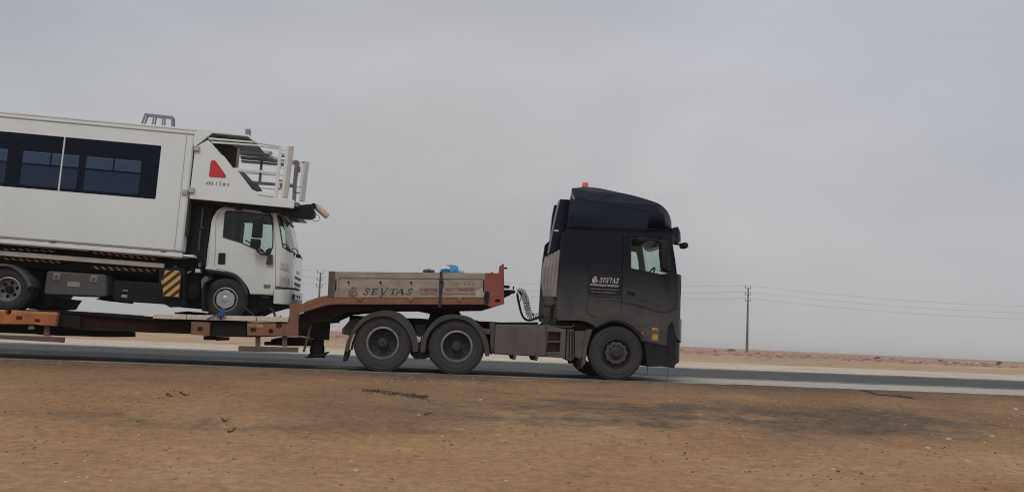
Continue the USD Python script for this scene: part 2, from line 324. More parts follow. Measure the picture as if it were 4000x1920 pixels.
def ground_mat(name, ca, cb, cc, s1=.5, s2=9., s3=70., patch=None, bump=.5, damp=None, stretch=(1, 1, 1), drift=None):
    N = {'g': ('geometry', {}), 'mp': ('mapping', {'scale': stretch}), 'n1': ('noise_texture', {'scale': s1, 'detail': 6., 'roughness': .6}), 'n2': ('noise_texture', {'scale': s2, 'detail': 8., 'roughness': .76}),
         'n3': ('noise_texture', {'scale': s3, 'detail': 3., 'roughness': .6}),
         'r1': ('rgb_ramp', {'ramp': [(.36, ca), (.64, cb)]}), 'r2': ('rgb_ramp', {'ramp': [(.30, (.46, .47, .50)), (.5, (1, 1, 1)), (.70, (1.52, 1.47, 1.40))]}),
         'm': ('mix_color', {'blend_type': 'multiply', 'fac': .68, 'use_clamp': False}),
         'r3': ('map_range', {'from_min': .62, 'from_max': .72, 'to_min': 0., 'to_max': .55, 'clamp': True}), 'm3': ('mix_color', {'b': cc}),
         'p': ('principled_bsdf', {'roughness': 1.0, 'specular_ior_level': .03}), 'ba': ('math', {'math_type': 'multiply_add', 'value2': .35}), 'bu': ('bump', {'strength': bump, 'distance': .03})}
    Lk = [('g.position', 'mp.vector'), ('mp.vector', 'n1.vector'), ('g.position', 'n2.vector'), ('g.position', 'n3.vector'), ('n1.fac', 'r1.fac'), ('n2.fac', 'r2.fac'), ('r1.color', 'm.a'), ('r2.color', 'm.b'),
          ('n3.fac', 'r3.value'), ('r3.result', 'm3.fac'), ('m.result', 'm3.a'), ('n3.fac', 'ba.value1'), ('n2.fac', 'ba.value3'), ('ba.value', 'bu.height'), ('bu.normal', 'p.normal')]
    out = 'm3.result'
    if damp:
        N |= {'ad': ('attribute', {'attribute': 'damp'}), 'dm': ('mix_color', {}), 'dr': ('rgb_ramp', {'ramp': [(.3, tuple(x * .75 for x in damp)), (.65, tuple(x * 1.3 for x in damp))]})}
        Lk += [('ad.fac', 'dm.fac'), (out, 'dm.a'), ('n2.fac', 'dr.fac'), ('dr.color', 'dm.b')]; out = 'dm.result'
    if drift:          # blown sand along both edges of a strip lying between two y
        y0, y1, wd, dc = drift
        N |= {'sy': ('separate_xyz', {}), 'd0': ('map_range', {'from_min': y0, 'from_max': y0 + wd, 'to_min': .75, 'to_max': 0.}), 'd1': ('map_range', {'from_min': y1 - wd * 2.5, 'from_max': y1, 'to_min': 0., 'to_max': .75}), 'dx': ('math', {'math_type': 'maximum'}),
              'nd': ('noise_texture', {'scale': .8, 'detail': 6., 'roughness': .65}), 'nr': ('map_range', {'from_min': .3, 'from_max': .7, 'to_min': -.45, 'to_max': .35}), 'da': ('math', {'math_type': 'add', 'use_clamp': True}), 'dc': ('mix_color', {'b': dc})}
        Lk += [('g.position', 'sy.vector'), ('sy.y', 'd0.value'), ('sy.y', 'd1.value'), ('d0.result', 'dx.value1'), ('d1.result', 'dx.value2'), ('g.position', 'nd.vector'), ('nd.fac', 'nr.value'), ('dx.value', 'da.value1'), ('nr.result', 'da.value2'), ('da.value', 'dc.fac'), (out, 'dc.a')]; out = 'dc.result'
    if patch:
        N |= {'at': ('attribute', {'attribute': 'gravel'}), 'pr': ('rgb_ramp', {'ramp': [(.35, patch), (.6, tuple(x * 1.35 for x in patch))]}), 'pm': ('mix_color', {})}
        N |= {'gm': ('map_range', {'from_min': .34, 'from_max': .66, 'to_min': 1.25, 'to_max': .45, 'clamp': True}), 'gx': ('math', {'math_type': 'multiply', 'use_clamp': True}), 'n4': ('noise_texture', {'scale': 5.0, 'detail': 9., 'roughness': .8})}
        Lk += [('g.position', 'n4.vector'), ('n4.fac', 'gm.value'), ('at.fac', 'gx.value1'), ('gm.result', 'gx.value2'), ('gx.value', 'pm.fac'), (out, 'pm.a'), ('n2.fac', 'pr.fac'), ('pr.color', 'pm.b')]; out = 'pm.result'
    Lk.append((out, 'p.base_color'))
    return usdkit.material(stage, f'/World/Looks/{name}', N, Lk, surface='p.BSDF')
sand = ground_mat('brown_sand', (.325, .182, .100), (.395, .252, .138), (.45, .32, .20), patch=(.084, .069, .058), damp=(.180, .104, .060), bump=.8)
pale = ground_mat('pale_gravel', (.53, .47, .385), (.40, .345, .275), (.58, .53, .45), s1=.5, s2=5, s3=40, bump=.3)
far_sand = ground_mat('far_sand', (.43, .305, .205), (.35, .245, .17), (.47, .36, .26), s1=.06, s2=.5, s3=3., bump=.3, damp=(.275, .170, .135))
asphalt = ground_mat('grey_asphalt', (.098, .102, .106), (.082, .086, .090), (.13, .13, .13), s1=.25, s2=8, s3=90, bump=.25, stretch=(.3, 3.2, 1), drift=(20.65, 29.6, .7, (.36, .30, .235)))
paint_m = ground_mat('worn_white_line', (.42, .41, .385), (.15, .145, .14), (.5, .49, .47), s1=1.4, s2=6, s3=60, bump=.1)
yellow_line_m = ground_mat('yellow_road_line', (.60, .38, .06), (.5, .31, .05), (.6, .42, .1), s1=1.4, s2=6, s3=60, bump=.1)

xs = np.r_[np.linspace(-60, -15, 40), np.arange(-14.9, 27, .09), np.linspace(27.2, 90, 40)]
ys = np.r_[np.arange(3.4, 6, .15), np.arange(6.0, 18.35, .075)]
vm = sheet(xs, ys, verge_z)
vp = structure('sand_verge', vm, sand)
px_, py_ = vm.vertices[:, 0], vm.vertices[:, 1]
def blot(c, w, h):          # a stain of dark gravel round a point of the verge
    q = verge_point(*c); return np.exp(-np.abs((px_ - q[0]) / w) ** 2.2 - np.abs((py_ - q[1]) / h) ** 1.9)
def verge_point(px, py):
    d = RIGHT * (px - PHOTO_W / 2) / PHOTO_F - UP * (py - PHOTO_H / 2) / PHOTO_F + FWD; p = EYE.copy(); t = 5.0
    for _ in range(40):
        q = EYE + d * t; z = float(verge_z(np.array([q[0]]), np.array([q[1]]))[0]); t += (q[2] - z) / max(-d[2], .02) * .6
    q = EYE + d * t; return np.array([q[0], q[1], float(verge_z(np.array([q[0]]), np.array([q[1]]))[0])])
g = np.zeros(len(px_))
for c, w, h, k in (((2950, 1622), 3.1, 1.15, 1.1), ((2250, 1640), 1.6, .7, .7), ((3500, 1665), 1.2, .5, .6), ((2480, 1595), 1.9, .95, 1.0), ((3350, 1640), 1.3, .7, .9), ((2280, 1600), .8, .5, .5), ((2000, 1530), .7, .35, .6), ((2350, 1545), .9, .35, .6), ((820, 1650), 1.1, .4, .5),
                   ((220, 1615), 1.0, .35, .4), ((1450, 1660), 1.0, .4, .35), ((3600, 1675), .8, .3, .5)):
    g = np.maximum(g, k * blot(c, w, h))
band = np.clip((py_ - 14.2) / 3.0, 0, 1) ** 1.7 * .88
g = np.clip(g * (.95 + 2.9 * noise2(px_, py_, 1.3, 21, 6) + 1.2 * noise2(px_ * .5, py_ * 2.5, 2.0, 22, 4) + 1.6 * noise2(px_, py_, 6.5, 23, 3)) + band * (1 + 1.6 * noise2(px_, py_, .8, 9)), 0, .95)
g = np.clip(g + 1.1 * np.clip(noise2(px_, py_, .45, 33, 5) + .02, 0, 1) * np.clip((py_ - 8.6) / 3, .12, 1) + .5 * np.clip(noise2(px_, py_, 3.5, 34, 4), 0, 1) * np.clip((py_ - 8.0) / 3, .15, 1), 0, .95)
dmp = np.clip((py_ - 9.2) / 5.0, 0, 1) * .48 * np.clip(1 + 2.6 * noise2(px_, py_, .38, 51, 5), .1, 2.0) + .5 * np.clip(noise2(px_, py_, 1.1, 52, 5), 0, 1)
UsdGeom.PrimvarsAPI(UsdGeom.Mesh(vp)).CreatePrimvar('damp', Sdf.ValueTypeNames.FloatArray, 'vertex').Set(Vt.FloatArray.FromNumpy(np.clip(dmp, 0, .95).astype(np.float32)))
UsdGeom.PrimvarsAPI(UsdGeom.Mesh(vp)).CreatePrimvar('gravel', Sdf.ValueTypeNames.FloatArray, 'vertex').Set(Vt.FloatArray.FromNumpy(g.astype(np.float32)))

bx = np.r_[-9000, -3000, -1000, -400, np.arange(-160, 260, 4.0), 400, 1000, 3000, 9000]
by = np.r_[39.5, np.arange(41, 80, 3.), np.arange(82, 230, 6.), 260, 330, 450, 700, 1200, 2500, 5000, 9000]
def desert_z(x, y):
    w = np.clip((y - 41) / 30, 0, 1); far = np.clip(1 - y / 900, 0, 1)
    return road_z(x) * np.clip(1 - (y - 40) / 200, 0, 1) - .004 + w * far * (.20 * noise2(x, y, .03, 41) + .22 * noise2(x, y, .11, 42) + .10)
dm_ = sheet(bx, by, desert_z); dp_ = structure('desert', dm_, far_sand)
dv = dm_.vertices; UsdGeom.PrimvarsAPI(UsdGeom.Mesh(dp_)).CreatePrimvar('damp', Sdf.ValueTypeNames.FloatArray, 'vertex').Set(Vt.FloatArray.FromNumpy(np.clip(np.clip((dv[:, 1] - 56) / 26, 0, 1) * .75 + 1.3 * noise2(dv[:, 0] * .25, dv[:, 1], .07, 61, 4), 0, .9).astype(np.float32)))
structure('ground', sheet(np.r_[-9000, -200, 200, 9000], np.r_[-9000, -100, -4.5], lambda x, y: x * 0 - .5), far_sand)
structure('subsoil', sheet(np.r_[-9000, 9000], np.r_[-4.5, 39.6], lambda x, y: x * 0 - 1.2), far_sand)
lx = np.r_[-9000, -500, np.arange(-100, 161, 4.), 500, 9000]
structure('near_carriageway', sheet(np.r_[-9000, -60, 0, 60, 9000], np.r_[-4.6, 3.5], lambda x, y: x * 0 - .465), asphalt)
# the near shoulder: dusty and pale ahead of the tractor, asphalt tone with the trucks' contact shadow painted in under and behind it
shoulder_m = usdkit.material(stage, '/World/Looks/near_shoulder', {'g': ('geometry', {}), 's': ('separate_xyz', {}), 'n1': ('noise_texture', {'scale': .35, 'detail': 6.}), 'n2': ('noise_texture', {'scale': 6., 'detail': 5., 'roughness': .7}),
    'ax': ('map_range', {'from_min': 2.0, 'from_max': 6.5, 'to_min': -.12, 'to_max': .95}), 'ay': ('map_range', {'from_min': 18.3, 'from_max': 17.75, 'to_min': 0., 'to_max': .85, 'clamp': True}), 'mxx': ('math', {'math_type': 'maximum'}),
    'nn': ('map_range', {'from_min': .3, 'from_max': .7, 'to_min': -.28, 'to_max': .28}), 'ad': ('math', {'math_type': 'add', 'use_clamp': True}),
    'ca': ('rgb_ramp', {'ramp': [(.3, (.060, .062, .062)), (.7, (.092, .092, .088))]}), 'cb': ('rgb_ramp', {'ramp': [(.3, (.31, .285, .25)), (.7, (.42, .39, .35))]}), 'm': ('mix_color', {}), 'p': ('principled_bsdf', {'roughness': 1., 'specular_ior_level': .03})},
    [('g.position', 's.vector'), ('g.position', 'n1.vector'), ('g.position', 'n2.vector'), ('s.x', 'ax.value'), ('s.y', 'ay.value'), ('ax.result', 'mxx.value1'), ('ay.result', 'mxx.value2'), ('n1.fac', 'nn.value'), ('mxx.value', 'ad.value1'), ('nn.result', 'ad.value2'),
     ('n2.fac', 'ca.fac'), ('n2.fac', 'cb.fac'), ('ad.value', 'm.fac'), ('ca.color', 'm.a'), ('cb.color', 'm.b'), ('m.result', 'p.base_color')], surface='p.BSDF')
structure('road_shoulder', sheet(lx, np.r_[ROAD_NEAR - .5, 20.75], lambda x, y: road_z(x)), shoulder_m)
structure('highway', sheet(lx, np.r_[20.65, ROAD_FAR], lambda x, y: road_z(x) + .004), asphalt)
structure('road_shoulder', sheet(lx, np.r_[ROAD_FAR - .05, 33, 36, 39.9], lambda x, y: road_z(x)), pale)
structure('edge_line', sheet(np.arange(-60, 100, 2.), np.r_[20.95, 21.1], lambda x, y: road_z(x) + .008), paint_m)
structure('edge_line', sheet(np.r_[-60, 0, 60], np.r_[3.1, 3.25], lambda x, y: x * 0 - .461), yellow_line_m)

# ------------------------------------------------------------------ the tractor unit
T = Frame((-0.42, 17.80, 0.0))
def fx(c, *pts, y=0.0, fr=T): return fr.xz(K(c, *pts), y)
def V(*a): return np.vstack(a)
tractor = thing('truck_tractor', T, 'dusty navy blue tractor unit pulling the low loader trailer', 'truck')
WHEELS = [(('E', (700, 868)), .535), (('E', (1387, 893)), .525), (('J', (1490, 822)), .515)]
wheel_xz = []
for (c, p), r in WHEELS:
    x = fx(c, p, y=.05)[0][0]; wheel_xz.append((x, float(road_z(x + T.o[0])) + r - .004, r))
def tyre_mesh(x, z, r, y0, y1, rr):
    """tyre outline with shoulder blocks and a bulging wall"""
    w = y1 - y0
    d_ = r - rr
    prof = [(rr, y0 + .03), (rr + .012, y0 + .016), (rr + .02, y0 + .012), (rr + .16 * d_, y0 + .010), (rr + .18 * d_, y0 + .004), (rr + .40 * d_, y0), (rr + .42 * d_, y0 - .003), (rr + .46 * d_, y0 - .003), (rr + .48 * d_, y0), (r - .07, y0 + .004), (r - .065, y0 - .001), (r - .055, y0 - .001), (r - .05, y0 + .008), (r - .025, y0 + .018), (r - .004, y0 + .045), (r, y0 + .08), (r, y1 - .08), (r - .004, y1 - .045), (r - .06, y1 - .004), (rr + .05, y1), (rr, y1 - .03)]
    m = [lathe(prof, x, z, 56)]
    for k in range(56):            # tread lugs at the shoulder
        a = 2 * math.pi * k / 56; c = cbox(r - .03, r - .001, y0 + .020, y0 + .075, -.016, .016, .004)
        c.apply_transform(trimesh.transformations.rotation_matrix(-a, [0, 1, 0])); c.apply_translation([x, 0, z]); m.append(c)
    return m
def wheel(parent, x, z, r, y0, y1, kind, tm=tyre_m):
    sgn = 1
    rr = r * .545
    w = part(parent, 'wheel', tyre_mesh(x, z, r, y0, y1, rr), tm)
    def sub(name, mesh, mat): return part(w, name, mesh, mat)
    if kind == 'rear':
        sub('rim', lathe([(rr + .006, y0 + .012), (rr - .022, y0 + .004), (rr - .040, y0 + .03), (rr - .055, y0 + .15), (.02, y0 + .17), (.02, y0 + .22), (rr - .01, y0 + .22), (rr + .006, y0 + .05)], x, z), rim_m)
        sub('rim_lip', lathe([(rr + .012, y0 + .004), (rr - .022, y0 - .004), (rr - .030, y0 + .012), (rr + .012, y0 + .02)], x, z), rim_lip_m)
        sub('hub', lathe([(.001, y0 + .035), (.075, y0 + .04), (.095, y0 + .06), (.10, y0 + .17), (.001, y0 + .18)], x, z, 32), rim_m)
        b = []
        for k in range(10):
            a = 2 * math.pi * k / 10; b.append(lathe([(.001, y0 + .115), (.016, y0 + .118), (.019, y0 + .17), (.001, y0 + .175)], x + .165 * math.cos(a), z + .165 * math.sin(a), 8))
        sub('wheel_nut', b, rim_m)
    elif kind == 'front':
        sub('rim', lathe([(rr + .006, y0 + .012), (rr - .02, y0 + .002), (rr - .045, y0 + .05), (.20, y0 + .06), (.02, y0 + .05), (.02, y0 + .2), (rr, y0 + .2)], x, z), black_plastic)
        a = np.arange(80) * 2 * math.pi / 80; rad = .205 + .013 * np.cos(10 * a)
        sub('nut_ring', minus(prism(np.column_stack([x + rad * np.cos(a), z + rad * np.sin(a)]), y0 - .005, y0 + .055, .008), prism(np.column_stack([x + .150 * np.cos(a), z + .150 * np.sin(a)]), y0 - .1, y0 + .03)), M('worn_nut_ring', (.085, .083, .08), (.06, .058, .055), scale=12, rough=.5, metal=.2))
        sub('hub', lathe([(.001, y0 - .03), (.07, y0 - .028), (.085, y0 - .005), (.125, y0 + .012), (.13, y0 + .05), (.001, y0 + .05)], x, z, 32), rim_m)
        b = [lathe([(.001, y0 - .018), (.014, y0 - .015), (.017, y0 + .04), (.001, y0 + .045)], x + .172 * math.cos(t), z + .172 * math.sin(t), 8) for t in np.arange(10) * 2 * math.pi / 10]
        sub('wheel_nut', b, rim_m)
    return w
for k, (x, z, r) in enumerate(wheel_xz):
    if k < 2:
        for y0, y1 in ((.03, .32), (.36, .64), (1.86, 2.14), (2.18, 2.47)):
            if y0 == .03: wheel(tractor, x, z, r, y0, y1, 'rear')
            else: part(tractor, 'wheel', tyre_mesh(x, z, r, y0, y1, r * .5), tyre_m)
        part(tractor, 'axle', lathe([(.001, .2), (.09, .2), (.09, 2.3), (.001, 2.3)], x, z, 16), chassis)
    else:
        wheel(tractor, x, z, r, .03, .34, 'front'); part(tractor, 'wheel', tyre_mesh(x, z, r, 2.16, 2.47, r * .5), tyre_m)
        part(tractor, 'axle', lathe([(.001, .2), (.07, .2), (.07, 2.3), (.001, 2.3)], x, z, 16), chassis)

# cab: side outline, plan and front view met together
cab_rear = fx('G', (480, 455), (432, 500), (412, 640), (400, 760), (385, 1000), (374, 1215))
cab_low = V(fx('J', (830, 443), (1050, 440), (1150, 455), (1226, 492)), curve(fx('J', (1235, 500), (1290, 432), (1370, 398), (1480, 387), (1600, 405), (1700, 458), (1780, 540), (1820, 600), (1842, 682)), 20), fx('J', (2070, 727), (2088, 520), (2135, 455)))
cab_front = fx('G', (1432, 1130), (1437, 1000), (1432, 858), y=.27)
cab_front = V(cab_front, fx('G', (1402, 842), (1360, 560), (1352, 478), y=.0))
cab_front[0] = (cab_front[0][0], cab_low[-1][1] + .02)
cab_side = V(cab_rear, cab_low, cab_front)
xf, xr = cab_side[:, 0].max(), cab_side[:, 0].min()
zlo, zhi = cab_side[:, 1].min(), cab_side[:, 1].max()
ARC = np.linspace(0, math.pi / 2, 9)
def nose_plan(x0, x1, w0, w1, rx, ry, rb=.04):
    near = [(x1 - rx + rx * math.sin(a), w0 + ry - ry * math.cos(a)) for a in ARC]
    return np.array([(x0, w0 + rb), (x0 + rb, w0)] + near + [(x, w0 + w1 - y) for x, y in near[::-1]] + [(x0 + rb, w1), (x0, w1 - rb)])
def hollow_back(pl, x0, depth):        # side panels run on behind the body
    q = Polygon(pl) - Polygon([(x0 - 1, .14), (x0 + .06, .14), (x0 + depth, 2.36), (x0 - 1, 2.36)]); return np.array(q.exterior.coords)[:-1]
cab_plan = hollow_back(nose_plan(xr - .01, xf + .005, 0, 2.5, .30, .42), xr, .42)
cab_fv = np.array([(0, zlo - .2), (2.5, zlo - .2), (2.5, 2.1), (2.455, zhi + .01), (.045, zhi + .01), (0, 2.1)])
outer = solid(cab_side, cab_plan, cab_fv)
win = V(fx('Y', (245, 285), (420, 280), (860, 322), (1035, 345), (1090, 600), (1125, 1000), (1110, 1060), (900, 1078), (600, 1015), (245, 945)))
win = rounded(win, .03)
wz0, wz1 = win[:, 1].min(), win[:, 1].max()
bx0 = fx('G', (960, 800))[0][0]
cavity = man(cbox(bx0 - .75, xf + .5, -.5, 3, wz0 - .55, wz1 + .30, .02)) ^ solid(cab_side, cab_plan, cab_fv, .05)
win_cut = prism(win, -.5, 3)
ws_side = V(fx('G', (1352, 520), (1372, 640), (1408, 836), y=.3), [(xf + .4, fx('G', (1408, 836))[0][1]), (xf + .4, fx('G', (1352, 520))[0][1])])
ws_side[:3, 0] -= .20
ws_cut = man(prism(ws_side, .16, 2.34))
shell = outer - cavity - man(win_cut) - ws_cut
door = V(fx('G', (948, 535), (1318, 535), (1352, 640), (1388, 850), (1394, 1000), (1394, 1130)), fx('J', (2060, 345), (1990, 350), (1900, 318), (1750, 270), (1560, 232)), fx('G', (930, 1060)))
door = ring2(Polygon(door).buffer(0))
door_near = man(prism(door, -.3, .075))
door_gap = man(prism(ring2(Polygon(door).buffer(.011)), -.3, .078))
gr = [groove(fx('G', (682, 452), (662, 640), (645, 800), (632, 1170), (640, 1190)), .016), groove(V(fx('J', (1150, 350), (1165, 368), (1268, 418))), .016), groove(fx('J', (1155, 165), (1560, 185)), .016),
      groove(curve(fx('G', (765, 622), (850, 562), (935, 527)), 8), .014), groove(fx('G', (944, 540), (930, 700), (926, 1090), (922, 1185)), .014), groove(fx('G', (430, 512), (520, 516)), .014)]
grooves = [man(prism(p, -.2, .012)) for p in gr]
crease = [man(prism(groove(curve(fx('J', (1262, 240), (1350, 218), (1480, 222), (1560, 240)), 10), .010), -.2, .008)), man(prism(groove(fx('G', (750, 735), (930, 782)), .012), -.2, .008))]
body = shell - door_gap
for q in grooves + crease: body = body - q
cab = part(tractor, 'cab', tri(body), navy)
dpart = tri(outer ^ door_near) ; dm = (outer - cavity - man(win_cut)) ^ door_near
dcrease = man(prism(groove(curve(fx('J', (1700, 195), (1850, 225), (2000, 290)), 10), .012), -.2, .007))
recess = man(prism(rounded(fx('G', (980, 990), (1045, 1005), (1042, 1035), (978, 1020)), .008), -.2, .03))
dd = part(tractor, 'door', tri(dm - dcrease - recess), navy)
part(dd, 'handle', prism(rounded(fx('G', (984, 1002), (1042, 1016), (1040, 1028), (982, 1013)), .005), -.012, .008, .004), black_plastic)
part(tractor, 'cab_lining', tri((solid(cab_side, cab_plan, cab_fv, .052) - solid(cab_side, cab_plan, cab_fv, .07)) ^ man(cbox(bx0 - .74, xf + .5, -.5, 3, wz0 - .5, wz1 + .28, .02)) - man(prism(ring2(Polygon(win).buffer(.004)), -.5, 3)) - man(prism(ring2(Polygon(ws_side).buffer(.01)), .15, 2.35))), interior)
part(tractor, 'bulkhead', cbox(bx0 - .72, bx0 - .66, .08, 2.42, wz0 - .5, wz1 + .26, .02), interior)
win_band = man(prism(ring2(Polygon(win).buffer(.004)), -.5, 3))
glass_shell = solid(cab_side, cab_plan, cab_fv, .016) - solid(cab_side, cab_plan, cab_fv, .021)
part(tractor, 'side_window', tri(glass_shell ^ win_band ^ man(cbox(-50, 50, -.5, 1, -5, 9))), cab_pane)
part(tractor, 'side_window', tri(glass_shell ^ win_band ^ man(cbox(-50, 50, 1.6, 4, -5, 9))), cab_pane)
part(tractor, 'windshield', tri((solid(cab_side, cab_plan, cab_fv, .006) - solid(cab_side, cab_plan, cab_fv, .012)) ^ ws_cut), clear_pane)
wl = Polygon(win)
part(tractor, 'window_seal', minus(prism(ring2(wl.buffer(.012)), -.006, .02), prism(ring2(wl.buffer(-.010)), -.1, .1)), dark_glass_trim)
for y0 in (.45, 1.55):      # seats and steering wheel
    s = part(tractor, 'seat', cbox(bx0 - .40, bx0 - .22, y0, y0 + .5, wz0 - .45, wz0 + .38, .06), seat_m)
    part(s, 'headrest', cbox(bx0 - .38, bx0 - .26, y0 + .12, y0 + .38, wz0 + .39, wz0 + .62, .04), seat_m)
    part(s, 'cushion', cbox(bx0 - .3, bx0 + .25, y0, y0 + .5, wz0 - .55, wz0 - .38, .05), seat_m)
a = np.arange(28) * 2 * math.pi / 28
part(tractor, 'steering_wheel', tube(np.column_stack([bx0 + .62 + .12 * np.sin(a), .7 + .23 * np.cos(a), wz0 - .02 + .20 * np.sin(a)]), .016, 6, closed=True), black_plastic)
part(tractor, 'dashboard', cbox(bx0 + .75, bx0 + 1.15, .12, 2.38, wz0 - .45, wz0 - .04, .06), interior)

# roof fairing, deflectors, visor
fair = V(fx('G', (476, 458), (500, 215), (520, 107), (560, 103)), curve(fx('G', (640, 113), (760, 138), (880, 168), (1000, 197), (1130, 237), (1240, 284), (1310, 345), (1342, 405), (1358, 452), y=.38), 18), fx('G', (1352, 476), y=.38), fx('G', (1310, 482), (1150, 476), (760, 462), (480, 450))[::1])
fair = ring2(Polygon(fair).buffer(0)) if Polygon(fair).is_valid else ring2(max(getattr(Polygon(fair).buffer(0), 'geoms', [Polygon(fair).buffer(0)]), key=lambda g: g.area))
fz0, fz1, fx1, fx0 = fair[:, 1].min(), fair[:, 1].max(), fair[:, 0].max(), fair[:, 0].min()
fair_fv = np.array([(.01, fz0 - .1), (2.49, fz0 - .1), (2.49, fz0 + .3), (2.45, fz0 + .55), (2.38, fz1 - .12), (2.30, fz1 - .03), (2.18, fz1 + .02), (.32, fz1 + .02), (.20, fz1 - .03), (.12, fz1 - .12), (.05, fz0 + .55), (.01, fz0 + .3)])
fair_plan = hollow_back(nose_plan(fx0 - .01, fx1 + .005, 0, 2.5, .75, .48), fx0, .50)
fsol = solid(fair, fair_plan, fair_fv)
scoop = [man(prism(groove(fx('G', (548, 200), (740, 236), (1000, 285), (1300, 345)), .012), -.2, .16)), man(prism(groove(curve(fx('G', (742, 232), (790, 190), (850, 172)), 8), .014), -.2, .30))]
for q in scoop: fsol = fsol - (q ^ (solid(fair, fair_plan, fair_fv) - solid(fair, fair_plan, fair_fv, .012)))
part(tractor, 'roof_fairing', tri(fsol), navy_roof, smooth=62)
part(tractor, 'fairing_lip', prism(V(fx('G', (540, 424), (760, 440), (1150, 460), (1330, 470)), fx('G', (1330, 477), (1150, 467), (760, 448), (540, 432))), -.008, .05, .004), navy_roof)
beacon = part(tractor, 'beacon', lathe([(.001, -.09), (.05, -.085), (.062, -.05), (.065, .0), (.07, .02), (.001, .03)], 0, 0, 20), amber)
bp = fx('G', (620, 112), y=.45)[0]
bm = lathe([(.001, .10), (.045, .098), (.058, .085), (.062, .0), (.001, .0)], 0, 0, 20); bm.vertices = bm.vertices[:, [0, 2, 1]] ; bm.invert(); bm.apply_translation([bp[0], .45, bp[1]])
stage.RemovePrim(beacon.GetPath()); _used.pop(('/World/truck_tractor', 'beacon'))
beacon = part(tractor, 'beacon', bm, amber)
bm2 = cbox(bp[0] - .07, bp[0] + .07, .38, .52, bp[1] - .06, bp[1] + .005, .01); part(beacon, 'beacon_base', bm2, black_plastic)
part(tractor, 'rear_deflector', prism(fx('G', (410, 210), (500, 214), (500, 455), (440, 520), (415, 640), (315, 667), (345, 500), (380, 330), y=.42), .42, .72, .02), navy_roof)
part(tractor, 'marker_lamp', cbox(*fx('G', (338, 488), y=.4)[0][[0]], fx('G', (375, 488), y=.4)[0][0], .1, .14, fx('G', (338, 496), y=.4)[0][1], fx('G', (338, 485), y=.4)[0][1], .004), white_m)
visor = V(fx('G', (1320, 470), (1370, 456), (1398, 505), (1414, 578), (1396, 584), (1360, 560), (1332, 520), y=.3))
part(tractor, 'sun_visor', solid(visor, nose_plan(visor[:, 0].min() - .3, visor[:, 0].max(), .02, 2.48, .12, .20), np.array([(0, 0), (2.5, 0), (2.5, 9), (0, 9)])), navy_roof)
part(tractor, 'visor_gap', prism(fx('G', (1372, 488), (1392, 484), (1402, 508), (1388, 505), y=.34), .30, .36, .004), clear_lens)
m0 = fx('G', (1400, 580), (1440, 592), y=.35)
arm = part(tractor, 'front_mirror', cbox(fx('G', (1428, 590), y=.4)[0][0], fx('G', (1482, 590), y=.4)[0][0], .28, .52, fx('G', (1440, 628), y=.4)[0][1], fx('G', (1440, 580), y=.4)[0][1], .03), black_plastic)
part(arm, 'mirror_arm', tube([(m0[0][0] - .05, .4, m0[0][1] - .02), (m0[1][0], .4, m0[1][1])], .022), black_plastic)
mir = part(tractor, 'door_mirror', prism(rounded(fx('Y', (872, 345), (1010, 340), (1048, 400), (1055, 640), (1080, 960), (900, 968), (870, 640), y=-.2), .03), -.36, -.16, .035), black_plastic)
part(mir, 'mirror_arm', [prism(rounded(fx('Y', (880, 318), (1000, 232), (1045, 250), (1020, 330), (900, 340), y=-.1), .008), -.22, .03, .02), prism(rounded(fx('Y', (900, 968), (1080, 965), (1130, 1010), (1090, 1040), (900, 985), y=-.1), .01), -.22, .03, .02)], navy_roof)
wd = part(tractor, 'kerb_mirror', prism(rounded(fx('Y', (325, 270), (590, 275), (605, 335), (560, 372), (400, 372), (335, 330), y=-.1), .025), -.24, -.02, .03), black_plastic)
part(wd, 'mirror_arm', prism(fx('Y', (400, 240), (540, 250), (520, 290), (410, 285), y=-.05), -.12, .02, .01), navy_roof)

# arch trim, amber marker, sticker, bumper, headlight
arch = V(curve(fx('J', (1224, 488), (1284, 422), (1366, 389), (1480, 378), (1604, 397), (1708, 451), (1788, 534), (1828, 596), (1848, 682)), 20), curve(fx('J', (1800, 682), (1775, 610), (1715, 545), (1620, 478), (1500, 445), (1400, 455), (1310, 492), (1240, 520)), 20))
part(tractor, 'wheel_arch', [prism(arch, -.028, .05, .01), prism(V(curve(fx('J', (1240, 520), (1310, 492), (1400, 455), (1500, 445), (1620, 478), (1715, 545), (1775, 610), (1800, 682)), 20), curve(fx('J', (1790, 690), (1765, 625), (1705, 560), (1612, 494), (1500, 460), (1400, 470), (1318, 506), (1250, 532)), 20)), 0, .5)], fender_m)
part(tractor, 'wheelhouse', prism(V(curve(fx('J', (1790, 700), (1765, 625), (1705, 560), (1612, 494), (1500, 460), (1400, 470), (1318, 506), (1250, 532), (1200, 700)), 24), fx('J', (1200, 800), (1790, 800))), .40, .46), chassis)
part(tractor, 'side_marker', prism(fx('J', (1782, 562), (1800, 580), (1812, 612), (1790, 590), y=-.03), -.036, -.024, .003), amber)
st = fx('J', (1905, 525), (1980, 530), (1972, 678), (1895, 665))
stp = part(tractor, 'warning_sticker', prism(st, -.004, .004), sticker)
part(stp, 'print', prism(fx('J', (1905, 560), (1940, 545), (1975, 575), (1970, 605), (1930, 590), (1900, 612)), -.007, 0), step_m)
part(tractor, 'arch_guard', prism(V(fx('J', (1150, 545), (1225, 540), (1200, 620), (1160, 760), (1145, 930), (1095, 985), (1110, 880), (1120, 720))), .02, .34, .01), frame_grey)
part(tractor, 'mudflap', prism(fx('J', (1080, 880), (1112, 880), (1110, 990), (1085, 1000)), .04, .36, .005), black_plastic)
bump_side = V(fx('J', (1815, 690), (1842, 686), (2070, 728), (2092, 540), (2135, 470), (2150, 470)), fx('J', (2165, 700), (2222, 660), (2224, 740), (2217, 905), (2122, 948), (2116, 985), (1985, 966), (1815, 966), y=.3))
